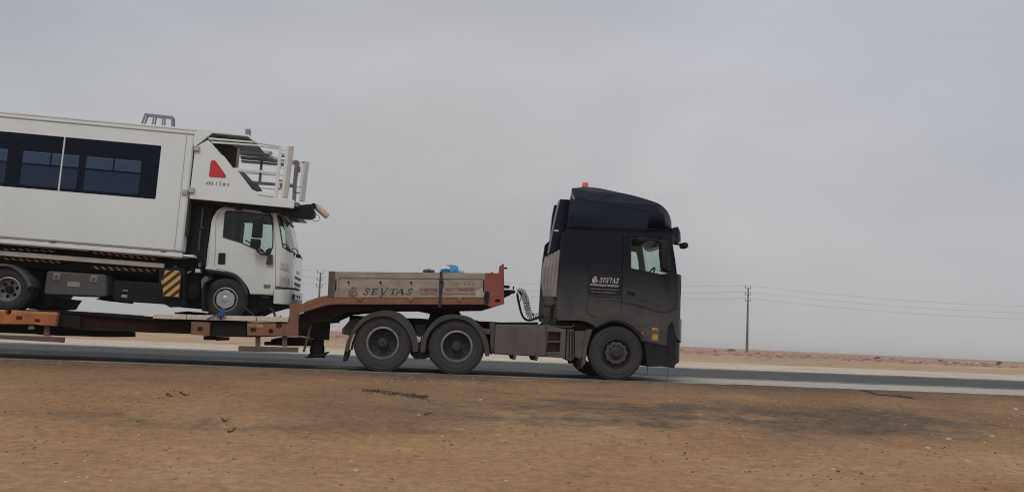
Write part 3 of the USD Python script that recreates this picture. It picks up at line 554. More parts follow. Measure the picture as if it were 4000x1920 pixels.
bq = solid(bump_side, nose_plan(bump_side[:, 0].min() - .01, bump_side[:, 0].max(), .0, 2.5, .26, .40), np.array([(0, -1), (2.5, -1), (2.5, 9), (0, 9)]))
bq = bq - man(cbox(bump_side[:, 0].min() - .1, bump_side[:, 0].max() - .35, .06, 2.44, bump_side[:, 1].min() + .05, 9, .01))
panel_cut = man(prism(rounded(fx('J', (1905, 715), (2085, 750), (2090, 880), (1900, 885)), .01), -.2, .018))
bumper = part(tractor, 'bumper', tri(bq - panel_cut), grille_black)
part(bumper, 'kerb_feeler', [tube([(*fx('J', (1865, 965))[0][[0]], .1, fx('J', (1865, 965))[0][1]), (fx('J', (1868, 1045))[0][0], .1, fx('J', (1868, 1045))[0][1])], .006, 5), tube([(fx('J', (2108, 980))[0][0], .15, fx('J', (2108, 980))[0][1]), (fx('J', (2105, 1060))[0][0], .1, fx('J', (2105, 1060))[0][1]), (fx('J', (2085, 1125))[0][0], .05, max(fx('J', (2085, 1125))[0][1], .03))], .005, 5)], cable_m)
hl_side = V(fx('J', (2120, 505), (2142, 452)), fx('J', (2222, 425), (2236, 500), (2242, 560), (2232, 640), (2218, 700), y=.3), fx('J', (2190, 650), (2160, 560)))
part(tractor, 'headlight', solid(hl_side, nose_plan(hl_side[:, 0].min() - .01, hl_side[:, 0].max(), .012, 2.488, .22, .36), np.array([(0, -1), (.55, -1), (.55, 9), (0, 9)])), smoke_lens)
part(tractor, 'headlight', solid(hl_side, nose_plan(hl_side[:, 0].min() - .01, hl_side[:, 0].max(), .012, 2.488, .22, .36), np.array([(1.95, -1), (2.5, -1), (2.5, 9), (1.95, 9)])), smoke_lens)
gz = [fx('G', (1400, y_), y=.9)[0][1] for y_ in (900, 1180)]
part(tractor, 'grille', [cbox(xf - .04, xf + .012, .42, 2.08, gz[1] + k * (gz[0] - gz[1]) / 6, gz[1] + (k + .7) * (gz[0] - gz[1]) / 6, .01) for k in range(6)], grille_black)

# sign on the locker door
sp = fx('V', (215, 190), (1500, 215), (1490, 950), (195, 920))
sign = part(tractor, 'sign_panel', prism(ring2(Polygon(sp).buffer(-.008).buffer(.008)), -.006, .01, .002), black_plastic)
# letters drawn as pen strokes in a slanted serif hand: each a list of (polyline, pen width) on a unit square
STROKES = {
 'S': [([(.92, .80), (.75, .97), (.42, .98), (.22, .80), (.35, .60), (.68, .45), (.80, .25), (.62, .05), (.28, .02), (.05, .20)], .15), ([(.92, .98), (.90, .66)], .07), ([(.03, .02), (.05, .34)], .07)],
 'E': [([(.30, .0), (.30, 1.)], .20), ([(.05, .97), (.85, .97), (.90, .72)], .09), ([(.05, .04), (.85, .04), (.95, .32)], .09), ([(.3, .52), (.66, .52)], .08), ([(.66, .38), (.66, .66)], .06)],
 'Y': [([(.12, .97), (.42, .05)], .20), ([(.92, 1.12), (.5, -.1), (.34, -.30), (.1, -.30)], .12), ([(-.02, .97), (.30, .97)], .08), ([(.74, 1.12), (1.10, 1.12)], .08)],
 'T': [([(.5, .03), (.5, .95)], .20), ([(.02, .70), (.06, .96), (.95, .96), (1.0, .70)], .09), ([(.28, .03), (.74, .03)], .08)],
 'A': [([(.10, .03), (.50, .98)], .09), ([(.50, .98), (.88, .03)], .21), ([(.25, .34), (.74, .34)], .08), ([(-.04, .03), (.26, .03)], .08), ([(.70, .03), (1.04, .03)], .08)],
 'm': [([(.12, .0), (.12, .62)], .11), ([(.12, .5), (.3, .62), (.46, .56), (.48, .0)], .10), ([(.48, .5), (.66, .62), (.84, .56), (.86, .0)], .10), ([(.0, .02), (.24, .02)], .06), ([(.36, .02), (.6, .02)], .06), ([(.74, .02), (.98, .02)], .06)],
 'i': [([(.5, .0), (.5, .62)], .14), ([(.28, .02), (.72, .02)], .06), ([(.3, .61), (.5, .61)], .06), ([(.5, .82), (.5, .92)], .16)],
 'l': [([(.5, .0), (.5, 1.0)], .14), ([(.28, .02), (.72, .02)], .06), ([(.3, .98), (.5, .98)], .06)],
 'e': [([(.16, .34), (.84, .36), (.76, .56), (.5, .63), (.24, .54), (.15, .3), (.28, .07), (.52, .0), (.86, .12)], .11)],
 's': [([(.78, .50), (.6, .62), (.36, .60), (.26, .46), (.5, .33), (.74, .2), (.66, .04), (.4, .0), (.2, .12)], .11)]}
def letter(ch): return unary_union([LineString(p).buffer(w / 2, cap_style='flat', quad_segs=3) for p, w in STROKES[ch]])
def lettering(text, origin, ux, uz, adv, w, slant=0.0, y0=-.01, y1=0.0, bold=1.0):
    """pen-stroke letters set along ux from origin, capital height |uz|"""
    out = []
    for k, ch in enumerate(text):
        gsh = letter(ch); a_ = adv[k] if np.ndim(adv) else k * adv; wk = w[k] if np.ndim(w) else w
        for pg in getattr(gsh, 'geoms', [gsh]):
            def put(r): r = np.array(r.coords)[:-1]; return origin + np.outer((r[:, 0] + slant * r[:, 1]) * wk + a_, ux) + np.outer(r[:, 1], uz)
            m = prism(put(pg.exterior), y0, y1)
            if pg.interiors: m = tri(minus(m, *[prism(put(h), y0 - .01, y1 + .01) for h in pg.interiors]))
            out.append(m)
    return out
def emblem(c, r, y0, y1):
    """a round S-shaped emblem with a small building in its bowl"""
    def P(pts): return [(c[0] + x * r, c[1] + z * r) for x, z in pts]
    g = unary_union([LineString(P(curve([(.75, .62), (.45, .95), (-.1, .98), (-.25, .62), (.2, .28), (.8, .0), (.95, -.45), (.5, -.85), (-.2, -.98), (-.8, -.75)], 30))).buffer(.15 * r, cap_style='flat')]
                    + [LineString(P(p)).buffer(.09 * r, cap_style='flat') for p in ([(-.95, .1), (-.3, .55)], [(-.9, .05), (-.9, -.5), (-.3, -.75)], [(-.55, .2), (-.55, -.6)], [(-.2, .1), (-.2, -.75)], [(.15, -.05), (.15, -.75)], [(-.95, -.1), (.3, -.1)])])
    ms = trimesh.util.concatenate([tri(minus(prism(ring2(q), y0, y1), *[prism(np.array(h.coords)[:-1], y0 - .1, y1 + .1) for h in q.interiors])) for q in getattr(g, 'geoms', [g])])
    return ms
t0, t1, t2 = fx('V', (625, 430), (1420, 470), (640, 240)); ux = (t1 - t0) / 6.2; uz = t2 - t0
part(sign, 'letter', lettering('SEYTAS', t0, ux / np.linalg.norm(ux), uz, np.linalg.norm(ux) * 1.02, np.linalg.norm(ux) * .86, .25, -.011, -.004), white_ink)
ec = fx('V', (440, 325))[0]; part(sign, 'emblem', emblem(ec, abs(fx('V', (440, 215))[0][1] - ec[1]), -.011, -.004), white_ink)
def caption(text, a_, b_, h, y0, mat, parent, name='caption', fr_y=None):
    """a line of plain capitals between two points"""
    m = meshkit.text_mesh(text, 1.0, .004, bold=True); w = m.bounds[1][0] - m.bounds[0][0]; v = m.vertices.copy(); d = np.asarray(b_) - np.asarray(a_)
    L = np.linalg.norm(d); e = d / L; n = np.array([-e[1], e[0]])
    s = (v[:, 0] - m.bounds[0][0]) / w * L; q = np.asarray(a_) + np.outer(s, e) + np.outer(v[:, 1] * h, n)
    m = trimesh.Trimesh(np.column_stack([q[:, 0], y0 - v[:, 2], q[:, 1]]), m.faces, process=False)
    part(parent, name, m, mat, smooth=False)
p_ = fx('V', (255, 555), (1400, 620)); caption('INTERNATIONAL TRANSPORT', p_[0], p_[1], .032, -.006, white_ink, sign)
def worn_line(a_, b_, h, y0, mat, parent, seed, gap=.16):
    """a line of print too worn to read: separate flecks of paint in rows of word length"""
    rg = np.random.default_rng(seed); a_ = np.asarray(a_); d = np.asarray(b_) - a_; Ld = np.linalg.norm(d); e = d / Ld; n = np.array([-e[1], e[0]]); s = 0.; ms = []
    while s < Ld:
        w_ = h * rg.uniform(.35, .75)
        if rg.uniform() > gap: o = a_ + e * s; ms.append(prism([o, o + e * w_ * .75, o + e * w_ * .75 + n * h * rg.uniform(.7, 1), o + n * h * rg.uniform(.7, 1)], y0 - .003, y0))
        s += w_
    part(parent, 'worn_print', trimesh.util.concatenate(ms), mat)
p_ = fx('V', (255, 705), (1390, 765)); worn_line(p_[0], p_[1], .024, -.006, grey_ink, sign, 1)
p_ = fx('V', (300, 820), (1290, 880)); worn_line(p_[0], p_[1], .020, -.006, grey_ink, sign, 2)

# behind the cab
cur = fx('d', (215, 150), (175, 330), (160, 480), (175, 640), (185, 720), y=.35)
cur2 = fx('d', (385, 60), (365, 330), (345, 500), (335, 640), (330, 720), y=.12)
bel = []
for k in range(5):
    t = k / 4; line = cur * (1 - t) + cur2 * t; y = .40 * (1 - t) + .14 * t
    pts = curve(np.column_stack([line[:, 0], np.full(5, y), line[:, 1]]), 16); bel.append(tube(pts, .046, 10))
for k, b in enumerate(bel): part(tractor, 'bellows_fold', b, bellows_m)
part(tractor, 'bellows_core', prism(V(cur[:, :], cur2[::-1]), .40, .62, .01), black_plastic)
part(tractor, 'air_filter', [prism(fx('d', (165, 715), (335, 710), (330, 860), (170, 800), y=.3), .15, .5, .02), prism(fx('d', (140, 800), (270, 795), (265, 850), (140, 845), y=.3), .12, .5, .01), prism(fx('d', (140, 850), (245, 850), (245, 990), (160, 1020), (130, 960), y=.3), .15, .5, .02)], frame_grey)
part(tractor, 'intake_pipe', [tube([(fx('d', (275, 870), y=.3)[0][0], .28, fx('d', (275, 870), y=.3)[0][1]), (fx('d', (265, 1090), y=.3)[0][0], .28, fx('d', (265, 1090), y=.3)[0][1])], .03, 8), tube([(fx('d', (315, 850), y=.3)[0][0], .2, fx('d', (315, 850), y=.3)[0][1]), (fx('d', (300, 1090), y=.3)[0][0], .2, fx('d', (300, 1090), y=.3)[0][1])], .03, 8)], fender_m)
# chassis
zc = fx('E', (1600, 650), y=.7)[0][1]; ch0 = fx('E', (385, 650), y=.6)[0]
xe = fx('J', (2050, 700))[0][0]
for y0 in (.78, 1.62): part(tractor, 'frame_rail', cbox(ch0[0] - .0, xe, y0, y0 + .09, zc - .30, zc, .01), chassis)
part(tractor, 'rear_beam', prism(fx('E', (385, 650), (480, 615), (490, 640), (420, 740), (380, 780), (330, 770), (325, 730), y=.4), .35, 2.15, .01), frame_grey)
part(tractor, 'tail_lamp', prism(fx('E', (325, 720), (345, 700), (350, 765), (325, 770), y=.38), .33, .62, .006), red_lens)
part(tractor, 'tail_lamp', prism(fx('E', (325, 720), (345, 700), (350, 765), (325, 770), y=.38), 1.88, 2.17, .006), red_lens)
part(tractor, 'deck_plate', [prism(fx('E', (960, 625), (1010, 640), (1200, 620), (1330, 600), (1450, 610), (1600, 650), (1745, 655), (1745, 690), (1000, 690), y=.6), .55, 1.95, .01), prism(fx('E', (1830, 660), (2139, 658), (2139, 690), (1830, 690), y=.3), .2, 2.3, .01)], chassis)
part(tractor, 'suspension', [prism(fx('E', (1000, 680), (1100, 680), (1090, 780), (1050, 800), (1010, 780), y=.45), .40, .7, .01), prism(fx('E', (960, 960), (1000, 940), (1130, 940), (1140, 980), (1090, 1000), (1000, 1000), y=.5), .45, 1.9, .02), cbox(wheel_xz[0][0], wheel_xz[1][0], .70, .80, .45, .55, .02), cbox(wheel_xz[1][0] + .4, wheel_xz[2][0] - .5, .9, 1.5, .42, .78, .05)], frame_grey)
part(tractor, 'air_tank', trimesh.creation.cylinder(.11, sections=20, segment=[(wheel_xz[1][0] - .9, .6, .46), (wheel_xz[1][0] - .45, .6, .46)]), frame_grey)
def fender(outer_px, inner_px, name):
    o, n_ = curve(fx('E', *outer_px), 30), curve(fx('E', *inner_px), 30)
    inner_skin = o + (n_ - o) * .18
    f = part(tractor, name, prism(V(o, n_[::-1]), -.015, .02, .008), fender_m)
    part(f, 'fender_shell', prism(V(o, inner_skin[::-1]), .02, .66), fender_m)
    part(f, 'far_fender', prism(V(o, inner_skin[::-1]), 1.84, 2.5), fender_m)
fender([(345, 935), (362, 860), (392, 780), (440, 700), (525, 610), (640, 560), (745, 548), (850, 570), (940, 640), (1000, 740), (1030, 850), (1028, 935)],
       [(385, 935), (402, 860), (425, 785), (470, 720), (545, 650), (630, 615), (720, 605), (815, 635), (895, 700), (950, 790), (975, 870), (978, 935)], 'fender')
fender([(1048, 940), (1062, 860), (1085, 780), (1130, 700), (1190, 640), (1270, 595), (1380, 588), (1490, 605), (1580, 660), (1640, 745), (1680, 850), (1690, 975)],
       [(1092, 940), (1104, 860), (1122, 790), (1160, 730), (1220, 675), (1290, 640), (1385, 628), (1475, 650), (1550, 705), (1605, 790), (1640, 880), (1652, 975)], 'fender')
part(tractor, 'mudflap', prism(fx('E', (345, 925), (392, 915), (378, 970), (355, 1022), (328, 1024)), .04, .62, .006), black_plastic)
part(tractor, 'fender_bracket', [prism(fx('E', (1560, 660), (1640, 715), (1700, 720), (1700, 770), (1660, 770)), .05, .6, .01), prism(fx('E', (1700, 650), (1750, 660), (1738, 900), (1720, 960), (1705, 860)), .1, .6, .01)], frame_grey)
part(tractor, 'fifth_wheel', [prism(fx('E', (1030, 547), (1150, 533), (1430, 533), (1408, 572), (1300, 590), (1230, 600), (1180, 605), (1150, 572), y=.75), .70, 1.8, .02), prism(fx('E', (1150, 575), (1420, 570), (1440, 640), (1130, 640), y=.85), .82, 1.68, .01)], chassis)
# fuel tank with straps, filler cap, step; battery box
tp = rounded(fx('J', (105, 485), (690, 500), (690, 862), (85, 828)), .04)
tank = part(tractor, 'fuel_tank', prism(tp, .0, .62, .05), tank_m)
for xa in (335, 590): part(tank, 'tank_strap', prism(fx('J', (xa - 9, 484), (xa + 9, 486), (xa, 895), (xa - 24, 893)), -.012, .3, .004), tank_m)
part(tank, 'filler_cap', trimesh.creation.cylinder(.06, sections=20, segment=[(fx('J', (265, 492))[0][0], .12, fx('J', (265, 492))[0][1] - .06), (fx('J', (265, 492))[0][0], .12, fx('J', (265, 492))[0][1] + .035)]), chassis)
part(tank, 'tank_foot', [prism(fx('J', (285, 845), (350, 850), (335, 895), (305, 890)), .03, .5, .008), prism(fx('J', (525, 855), (605, 860), (585, 905), (545, 900)), .03, .5, .008)], chassis)
bxp = rounded(fx('J', (690, 500), (918, 545), (905, 875), (690, 862)), .015)
bb = part(tractor, 'step_box', tri(minus(prism(bxp, .0, .6, .02), prism(fx('J', (705, 570), (858, 575), (850, 680), (700, 680)), -.1, .20), prism(fx('J', (700, 695), (850, 692), (845, 808), (692, 808)), -.1, .20))), tank_m)
part(bb, 'step_tread', [prism(fx('J', (700, 680), (852, 678), (850, 694), (699, 696)), -.01, .2, .004), prism(fx('J', (690, 808), (845, 805), (842, 828), (688, 830)), -.015, .2, .004)], tank_m)
part(bb, 'step_back', prism(fx('J', (700, 565), (862, 570), (850, 812), (692, 812)), .19, .215), step_m)
part(tractor, 'cab_step', [prism(fx('J', (935, 545), (1010, 545), (1010, 880), (970, 910), (915, 880)), .03, .5, .015), prism(fx('J', (1022, 560), (1150, 560), (1110, 870), (1080, 885), (1022, 860)), .05, .55, .02)], frame_grey)
part(tractor, 'step_groove', [prism(fx('J', (985, 560), (1000, 560), (995, 880), (980, 882)), .018, .05, .004), prism(fx('J', (955, 560), (965, 560), (960, 880), (948, 882)), .018, .05, .004)], chassis)
part(tractor, 'side_rail', [tube([(fx('J', (660, 490))[0][0], .06, fx('J', (660, 490))[0][1]), (fx('J', (760, 512))[0][0], .06, fx('J', (760, 512))[0][1]), (fx('J', (980, 520))[0][0], .06, fx('J', (980, 520))[0][1]), (fx('J', (1020, 495))[0][0], .06, fx('J', (1020, 495))[0][1])], .018, 8)], fender_m)
cq = fx('J', (1118, 550), y=.3)[0]; part(tractor, 'pipe_end', lathe([(.001, .24), (.085, .25), (.10, .28), (.10, .6), (.001, .6)], cq[0], cq[1], 24), blue_black)
part(tractor, 'cab_floor', prism(fx('J', (820, 445), (1220, 500), (1220, 560), (900, 545), (760, 500), y=.2), .15, 2.35, .01), chassis)
part(tractor, 'small_step', prism(fx('J', (960, 900), (1000, 895), (985, 930), (968, 940), y=.1), .08, .4, .005), chassis)
part(tractor, 'engine_block', cbox(wheel_xz[2][0] - 1.0, wheel_xz[2][0] + .5, .6, 1.9, .45, 1.05, .08), chassis)

# ------------------------------------------------------------------ the low loader trailer
L = Frame((-3.0, 17.74, 0.0))
def lx_(c, *pts, y=0.0): return L.xz(K(c, *pts), y)
trailer = thing('low_loader_trailer', L, 'rusty red low loader trailer with a raised gooseneck', 'trailer')
LW = 2.62
neck = V(lx_('Q', (814, 302), (1000, 300), (1065, 260), (1265, 197), (1350, 188), (1420, 194)), lx_('E', (245, 433), (1650, 435), (1652, 497), (232, 494)), lx_('Q', (1345, 314), (1100, 388), (940, 432), (936, 560), (932, 750), (735, 745), (742, 570), (810, 556)))
part(trailer, 'gooseneck_frame', prism(neck, 0, .14, .012), rust)
part(trailer, 'gooseneck_frame', prism(neck, LW - .14, LW, .012), rust)
flange = V(lx_('Q', (905, 345), (1100, 330), (1270, 255), (1420, 250)), lx_('Q', (1420, 262), (1275, 270), (1105, 345), (925, 372), (905, 400)))
part(trailer, 'weld_seam', prism(groove(lx_('Q', (905, 560), (900, 380), (915, 360), (1000, 345), (1090, 310), (1270, 250), (1420, 245)), .012), -.006, .01), rust_yellow)
web = V(lx_('Q', (945, 440), (1345, 318)), lx_('E', (1650, 498), (1722, 526), (1420, 532), (820, 532), (600, 546), (350, 571), (216, 632)), lx_('Q', (1375, 545), (1090, 560), (945, 700)))
part(trailer, 'gooseneck_web', prism(web, .16, .26, .01), dark_rust)
part(trailer, 'gooseneck_web', prism(web, LW - .26, LW - .16, .01), dark_rust)
part(trailer, 'cross_plate', prism(V(lx_('E', (240, 470), (1650, 470), (1715, 515), (1420, 520), (820, 520), (350, 540), (240, 540))), .26, LW - .26), dark_rust)
# sideboards
sb = lx_('E', (258, 190), (1655, 204), (1654, 431), (250, 430))
for y0, y1, near in ((.0, .05, True), (LW - .05, LW, False)):
    bsol = man(prism(sb, y0, y1, .006))
    if near:
        for gpts in (((285, 428), (300, 252), (1620, 262), (1628, 430)),): bsol = bsol - man(prism(groove(lx_('E', *gpts), .018), -.1, .014))
    board = part(trailer, 'sideboard', tri(bsol), beige_board)
    if near:
        nearboard = board
        for kx, kz in ((383, 288), (680, 289), (965, 291)):
            q = lx_('E', (kx, kz))[0]; part(board, 'knob', lathe([(.001, -.035), (.014, -.033), (.018, -.01), (.022, .005), (.001, .01)], q[0], q[1], 14), dark_rust)
        part(board, 'hinge', [prism(lx_('E', (x_, 428), (x_ + 55, 430), (x_ + 45, 462), (x_ + 12, 462)), -.02, .03, .004) for x_ in (463, 930, 1385)], rust_yellow)
        part(board, 'latch', [prism(lx_('E', (262, 258), (272, 258), (268, 368), (258, 368)), -.015, .03, .003), prism(lx_('E', (1634, 265), (1646, 265), (1644, 372), (1632, 372)), -.015, .03, .003)], dark_rust)
        part(board, 'scuff', prism(ring2(Polygon(lx_('E', (1565, 372), (1640, 330), (1648, 428), (1560, 428))).buffer(0)), -.002, .01), M('bare_primer', (.42, .40, .375), (.34, .31, .28), scale=12, rough=.85))
t0, t1, t2 = lx_('T', (745, 430), (2340, 432), (760, 225)); ux = (t1 - t0)
ul = np.linalg.norm(ux)
part(nearboard, 'letter', lettering('SEYTAS', t0, ux / ul, t2 - t0, np.array([0, .155, .345, .535, .665, .905]) * ul, np.array([.125, .14, .15, .16, .20, .125]) * ul, .22, -.004, .01), dark_ink)
ec = lx_('T', (415, 335))[0]; part(nearboard, 'emblem', emblem(ec, abs(lx_('T', (415, 190))[0][1] - ec[1]), -.004, .01), red_ink)
def lcap(text, crop, a_, b_, h, mat, parent): p = lx_(crop, a_, b_); caption(text, p[0], p[1], h, -.001, mat, parent)
lcap('INTERNATIONAL', 'U', (130, 318), (615, 315), .062, red_ink, nearboard); lcap('HEAVY TRANSPORT', 'U', (815, 310), (1590, 312), .062, red_ink, nearboard)
p_ = lx_('U', (135, 405), (590, 402)); worn_line(p_[0], p_[1], .036, -.001, pale_red_ink, nearboard, 3); p_ = lx_('U', (740, 405), (1590, 400)); worn_line(p_[0], p_[1], .036, -.001, pale_red_ink, nearboard, 4)
part(nearboard, 'stencil', [prism(rounded(lx_('U', (x_, 95), (x_ + 28, 95), (x_ + 24, 155), (x_ - 4, 155)), .002), -.003, .01) for x_ in (1030, 1095, 1165, 1310, 1425, 1520)], pale_red_ink)
part(trailer, 'corner_post', prism(lx_('E', (200, 188), (259, 189), (250, 431), (190, 430)), -.01, .16, .012), post_m)
part(trailer, 'corner_post', prism(lx_('E', (200, 188), (259, 189), (250, 431), (190, 430)), LW - .16, LW + .01, .012), post_m)
part(trailer, 'endboard', prism(lx_('E', (205, 200), (250, 200), (245, 430), (200, 430)), .16, LW - .16), post_m)
part(trailer, 'gooseneck_floor', prism(lx_('E', (240, 405), (1660, 415), (1660, 445), (240, 435)), .05, LW - .05), post_m)
head = lx_('E', (1658, 202), (1788, 205), (1796, 135), (1812, 120), (1826, 118), (1829, 490), (1720, 524), (1652, 500))
hs = minus(prism(head, -.015, .30, .012), prism(rounded(lx_('E', (1745, 447), (1790, 447), (1788, 475), (1743, 473)), .01), -.1, .10))
hb = part(trailer, 'headboard', [tri(hs), prism(head, LW - .30, LW + .015, .012), prism(lx_('E', (1700, 210), (1826, 210), (1829, 490), (1720, 520)), .3, LW - .3, .01)], rust_red)
part(hb, 'pin', [tube([(*lx_('E', (1826, 155))[0][[0]], .05, lx_('E', (1826, 155))[0][1]), (lx_('E', (1858, 158))[0][0], .05, lx_('E', (1858, 158))[0][1])], .016, 8), prism(lx_('E', (1826, 313), (1886, 317), (1886, 338), (1826, 337)), .1, .35, .01)], dark_rust)
part(hb, 'hose_bracket', prism(lx_('E', (1826, 352), (1930, 354), (1950, 362), (1950, 382), (1915, 390), (1890, 408), (1850, 425), (1828, 447)), .3, .5, .01), dark_rust)
part(hb, 'twist_lock', prism(rounded(lx_('E', (1650, 375), (1690, 372), (1685, 440), (1670, 500), (1655, 490), (1640, 420)), .008), -.05, .02, .012), black_plastic)
# landing legs
for y0 in (.42, 1.86):
    lg = part(trailer, 'landing_leg', prism(lx_('Q', (1100, 400), (1372, 400), (1360, 560), (1345, 800), (1095, 790), (1090, 560), y=y0), y0, y0 + .34, .015), chassis)
    ctr = lx_('Q', (1200, 900), y=y0 + .17)[0]; zr = [lx_('Q', (1200, v), y=y0 + .17)[0][1] for v in (800, 850, 930, 985, 1010, 1042)]; r_ = lx_('Q', (1300, 900), y=y0 + .17)[0][0] - ctr[0]
    m = lathe([(.001, zr[5]), (r_ * 1.15, zr[5] + .005), (r_ * 1.2, zr[4]), (r_ * .95, zr[3]), (r_ * 1.05, zr[2]), (r_ * .85, zr[1]), (r_ * .9, zr[0]), (.001, zr[0] + .02)], 0, 0, 28)
    m.vertices = m.vertices[:, [0, 2, 1]]; m.invert(); m.apply_translation([ctr[0], y0 + .17, 0])
    part(lg, 'foot', m, chassis)
    part(lg, 'foot_pad', prism(lx_('Q', (1290, 970), (1350, 962), (1345, 975), (1262, 1040), (1080, 1050), (1010, 1040), (1080, 1022), y=y0), y0 + .05, y0 + .30, .008), chassis)
part(trailer, 'crank_rod', tube([(lx_('Q', (1130, 460), y=.25)[0][0], .25, lx_('Q', (1130, 460), y=.25)[0][1]), (lx_('Q', (1085, 700), y=.25)[0][0], .25, lx_('Q', (1085, 700), y=.25)[0][1]), (lx_('Q', (1010, 965), y=.25)[0][0], .25, lx_('Q', (1010, 965), y=.25)[0][1])], .022, 8), frame_grey)
part(trailer, 'back_plate', prism(lx_('Q', (945, 450), (1100, 420), (1095, 760), (950, 745), y=.5), .5, .56), chassis)
# deck
XL = -8.9
zt = lx_('D', (600, 968))[0][1]
mb = V([(XL, lx_('R', (1700, 300))[0][1]), *lx_('R', (1700, 300)), *lx_('D', (280, 958), (690, 972)), *lx_('Q', (820, 560))], lx_('Q', (820, 745)), lx_('D', (690, 1075), (420, 1070), (280, 1052)), lx_('R', (1260, 572)), [(XL, lx_('R', (1260, 572))[0][1] + .01)])
part(trailer, 'main_beam', prism(mb, .16, .30, .01), dark_rust)
part(trailer, 'main_beam', prism(mb, LW - .30, LW - .16, .01), dark_rust)
dk = V([(XL, lx_('R', (0, 232))[0][1])], lx_('R', (0, 232), (920, 245), (1690, 292), (1700, 312)), lx_('D', (740, 962)), lx_('Q', (815, 555), (815, 575)), lx_('D', (280, 972)), lx_('R', (920, 285)), [(XL, lx_('R', (0, 260))[0][1])])
part(trailer, 'deck', prism(dk, .10, LW - .10), chassis)
def holed(poly, holes, y0, y1, b=.008, depth=.07): return tri(minus(prism(poly, y0, y1, b), *[prism(h, y0 - .1, y0 + depth) for h in holes]))
def disc(c, r, n=18): a = np.arange(n) * 2 * math.pi / n; return np.column_stack([c[0] + r * np.cos(a), c[1] + r * np.sin(a)])
o3 = lx_('Q', (228, 566), (640, 570), (640, 575), (742, 572), (738, 745), (232, 742))
ob = part(trailer, 'outrigger_box', holed(o3, [rounded(lx_('Q', (278, 632), (362, 636), (358, 692), (275, 690)), .004), disc(lx_('Q', (560, 682))[0], .045), disc(lx_('Q', (672, 600))[0], .055)], -.01, .16), rust)
part(ob, 'paint_patch', [prism(rounded(lx_('Q', (240, 570), (440, 572), (470, 610), (430, 630), (250, 612)), .012), -.0125, .0), prism(rounded(lx_('Q', (500, 575), (630, 578), (620, 625), (520, 640), (490, 610)), .012), -.0125, .0)], rust_yellow)
part(ob, 'reflector', prism(rounded(lx_('Q', (360, 592), (455, 600), (460, 625), (370, 625)), .01), -.016, -.005, .002), orange_yellow)
o2 = lx_('D', (280, 960), (420, 966), (415, 1066), (275, 1056))
part(trailer, 'outrigger_box', holed(o2, [rounded(lx_('D', (328, 998), (366, 1000), (364, 1032), (326, 1030)), .004)], -.01, .16), rust)
part(trailer, 'outrigger_lug', [prism(lx_('D', (360, 1066), (430, 1070), (430, 1098), (362, 1096)), .1, .5, .01), prism(lx_('D', (450, 1072), (528, 1076), (525, 1100), (455, 1102)), .1, .5, .01)], chassis)
o1 = V([(XL, lx_('R', (0, 300))[0][1])], lx_('R', (0, 288), (80, 288), (130, 345), (185, 290), (922, 330), (893, 505), (640, 488), (560, 478), (0, 470)), [(XL, lx_('R', (0, 470))[0][1])])
ow = part(trailer, 'orange_side_box', holed(o1, [rounded(lx_('R', (268, 345), (365, 345), (360, 410), (262, 405)), .004), rounded(lx_('R', (565, 390), (655, 392), (650, 445), (560, 440)), .004)], -.015, .2), orange_rust)
part(ow, 'top_edge', prism(V([(XL, lx_('R', (0, 238))[0][1])], lx_('R', (0, 238), (85, 245), (85, 288), (0, 286)), [(XL, lx_('R', (0, 286))[0][1])]), -.012, .2, .006), orange_yellow)
part(ow, 'top_edge', prism(lx_('R', (185, 248), (925, 285), (921, 330), (185, 292)), -.012, .2, .006), orange_yellow)
part(trailer, 'tie_lug', prism(lx_('R', (470, 490), (530, 492), (540, 560), (430, 555)), .02, .1, .008), grey_steel)
part(trailer, 'underframe', prism(V([(XL, lx_('R', (0, 470), y=.5)[0][1])], lx_('R', (0, 470), (880, 480), (1250, 560), (1790, 602), (1790, 682), (1500, 674), (760, 652), (520, 630), (0, 612), y=.5), [(XL, lx_('R', (0, 610), y=.5)[0][1])]), .45, 2.1, .01), chassis)
part(trailer, 'gap_shade_plate', prism(lx_('D', (422, 968), (688, 974), (686, 1074), (420, 1069)), .06, .15, .004), chassis)  # black plate added to draw the dark of the gap between the boxes
part(trailer, 'dark_gusset', prism(lx_('R', (921, 300), (1260, 340), (1260, 560), (890, 495)), .10, .16), chassis)
rl = V([(XL, lx_('R', (0, 645))[0][1])], lx_('R', (0, 645), (1030, 682), (1025, 772), (0, 712)), [(XL, lx_('R', (0, 712))[0][1])])
gd = part(trailer, 'side_guard', prism(rl, .0, .06, .006), guard_m); part(gd, 'guard_post', prism(lx_('R', (688, 495), (775, 500), (765, 668), (680, 662)), .06, .12, .006), guard_m)
gd = part(trailer, 'side_guard', prism(lx_('Q', (112, 880), (470, 890), (940, 902), (930, 972), (108, 955)), .0, .06, .006), guard_m)
for a_, b_ in ((338, 400), (708, 775)): part(gd, 'guard_post', prism(lx_('Q', (a_, 745), (b_, 750), (b_, 893), (a_ - 2, 888)), .06, .12, .006), guard_m)
part(trailer, 'crossbar', prism(lx_('Q', (470, 825), (560, 820), (570, 790), (720, 760), (1000, 770), (1100, 830), (1095, 885), (470, 872), y=.9), .85, 1.9, .01), chassis)
part(trailer, 'tow_hook', prism(lx_('Q', (865, 765), (960, 755), (1000, 770), (970, 800), (880, 795), y=.5), .5, .7, .01), chassis)
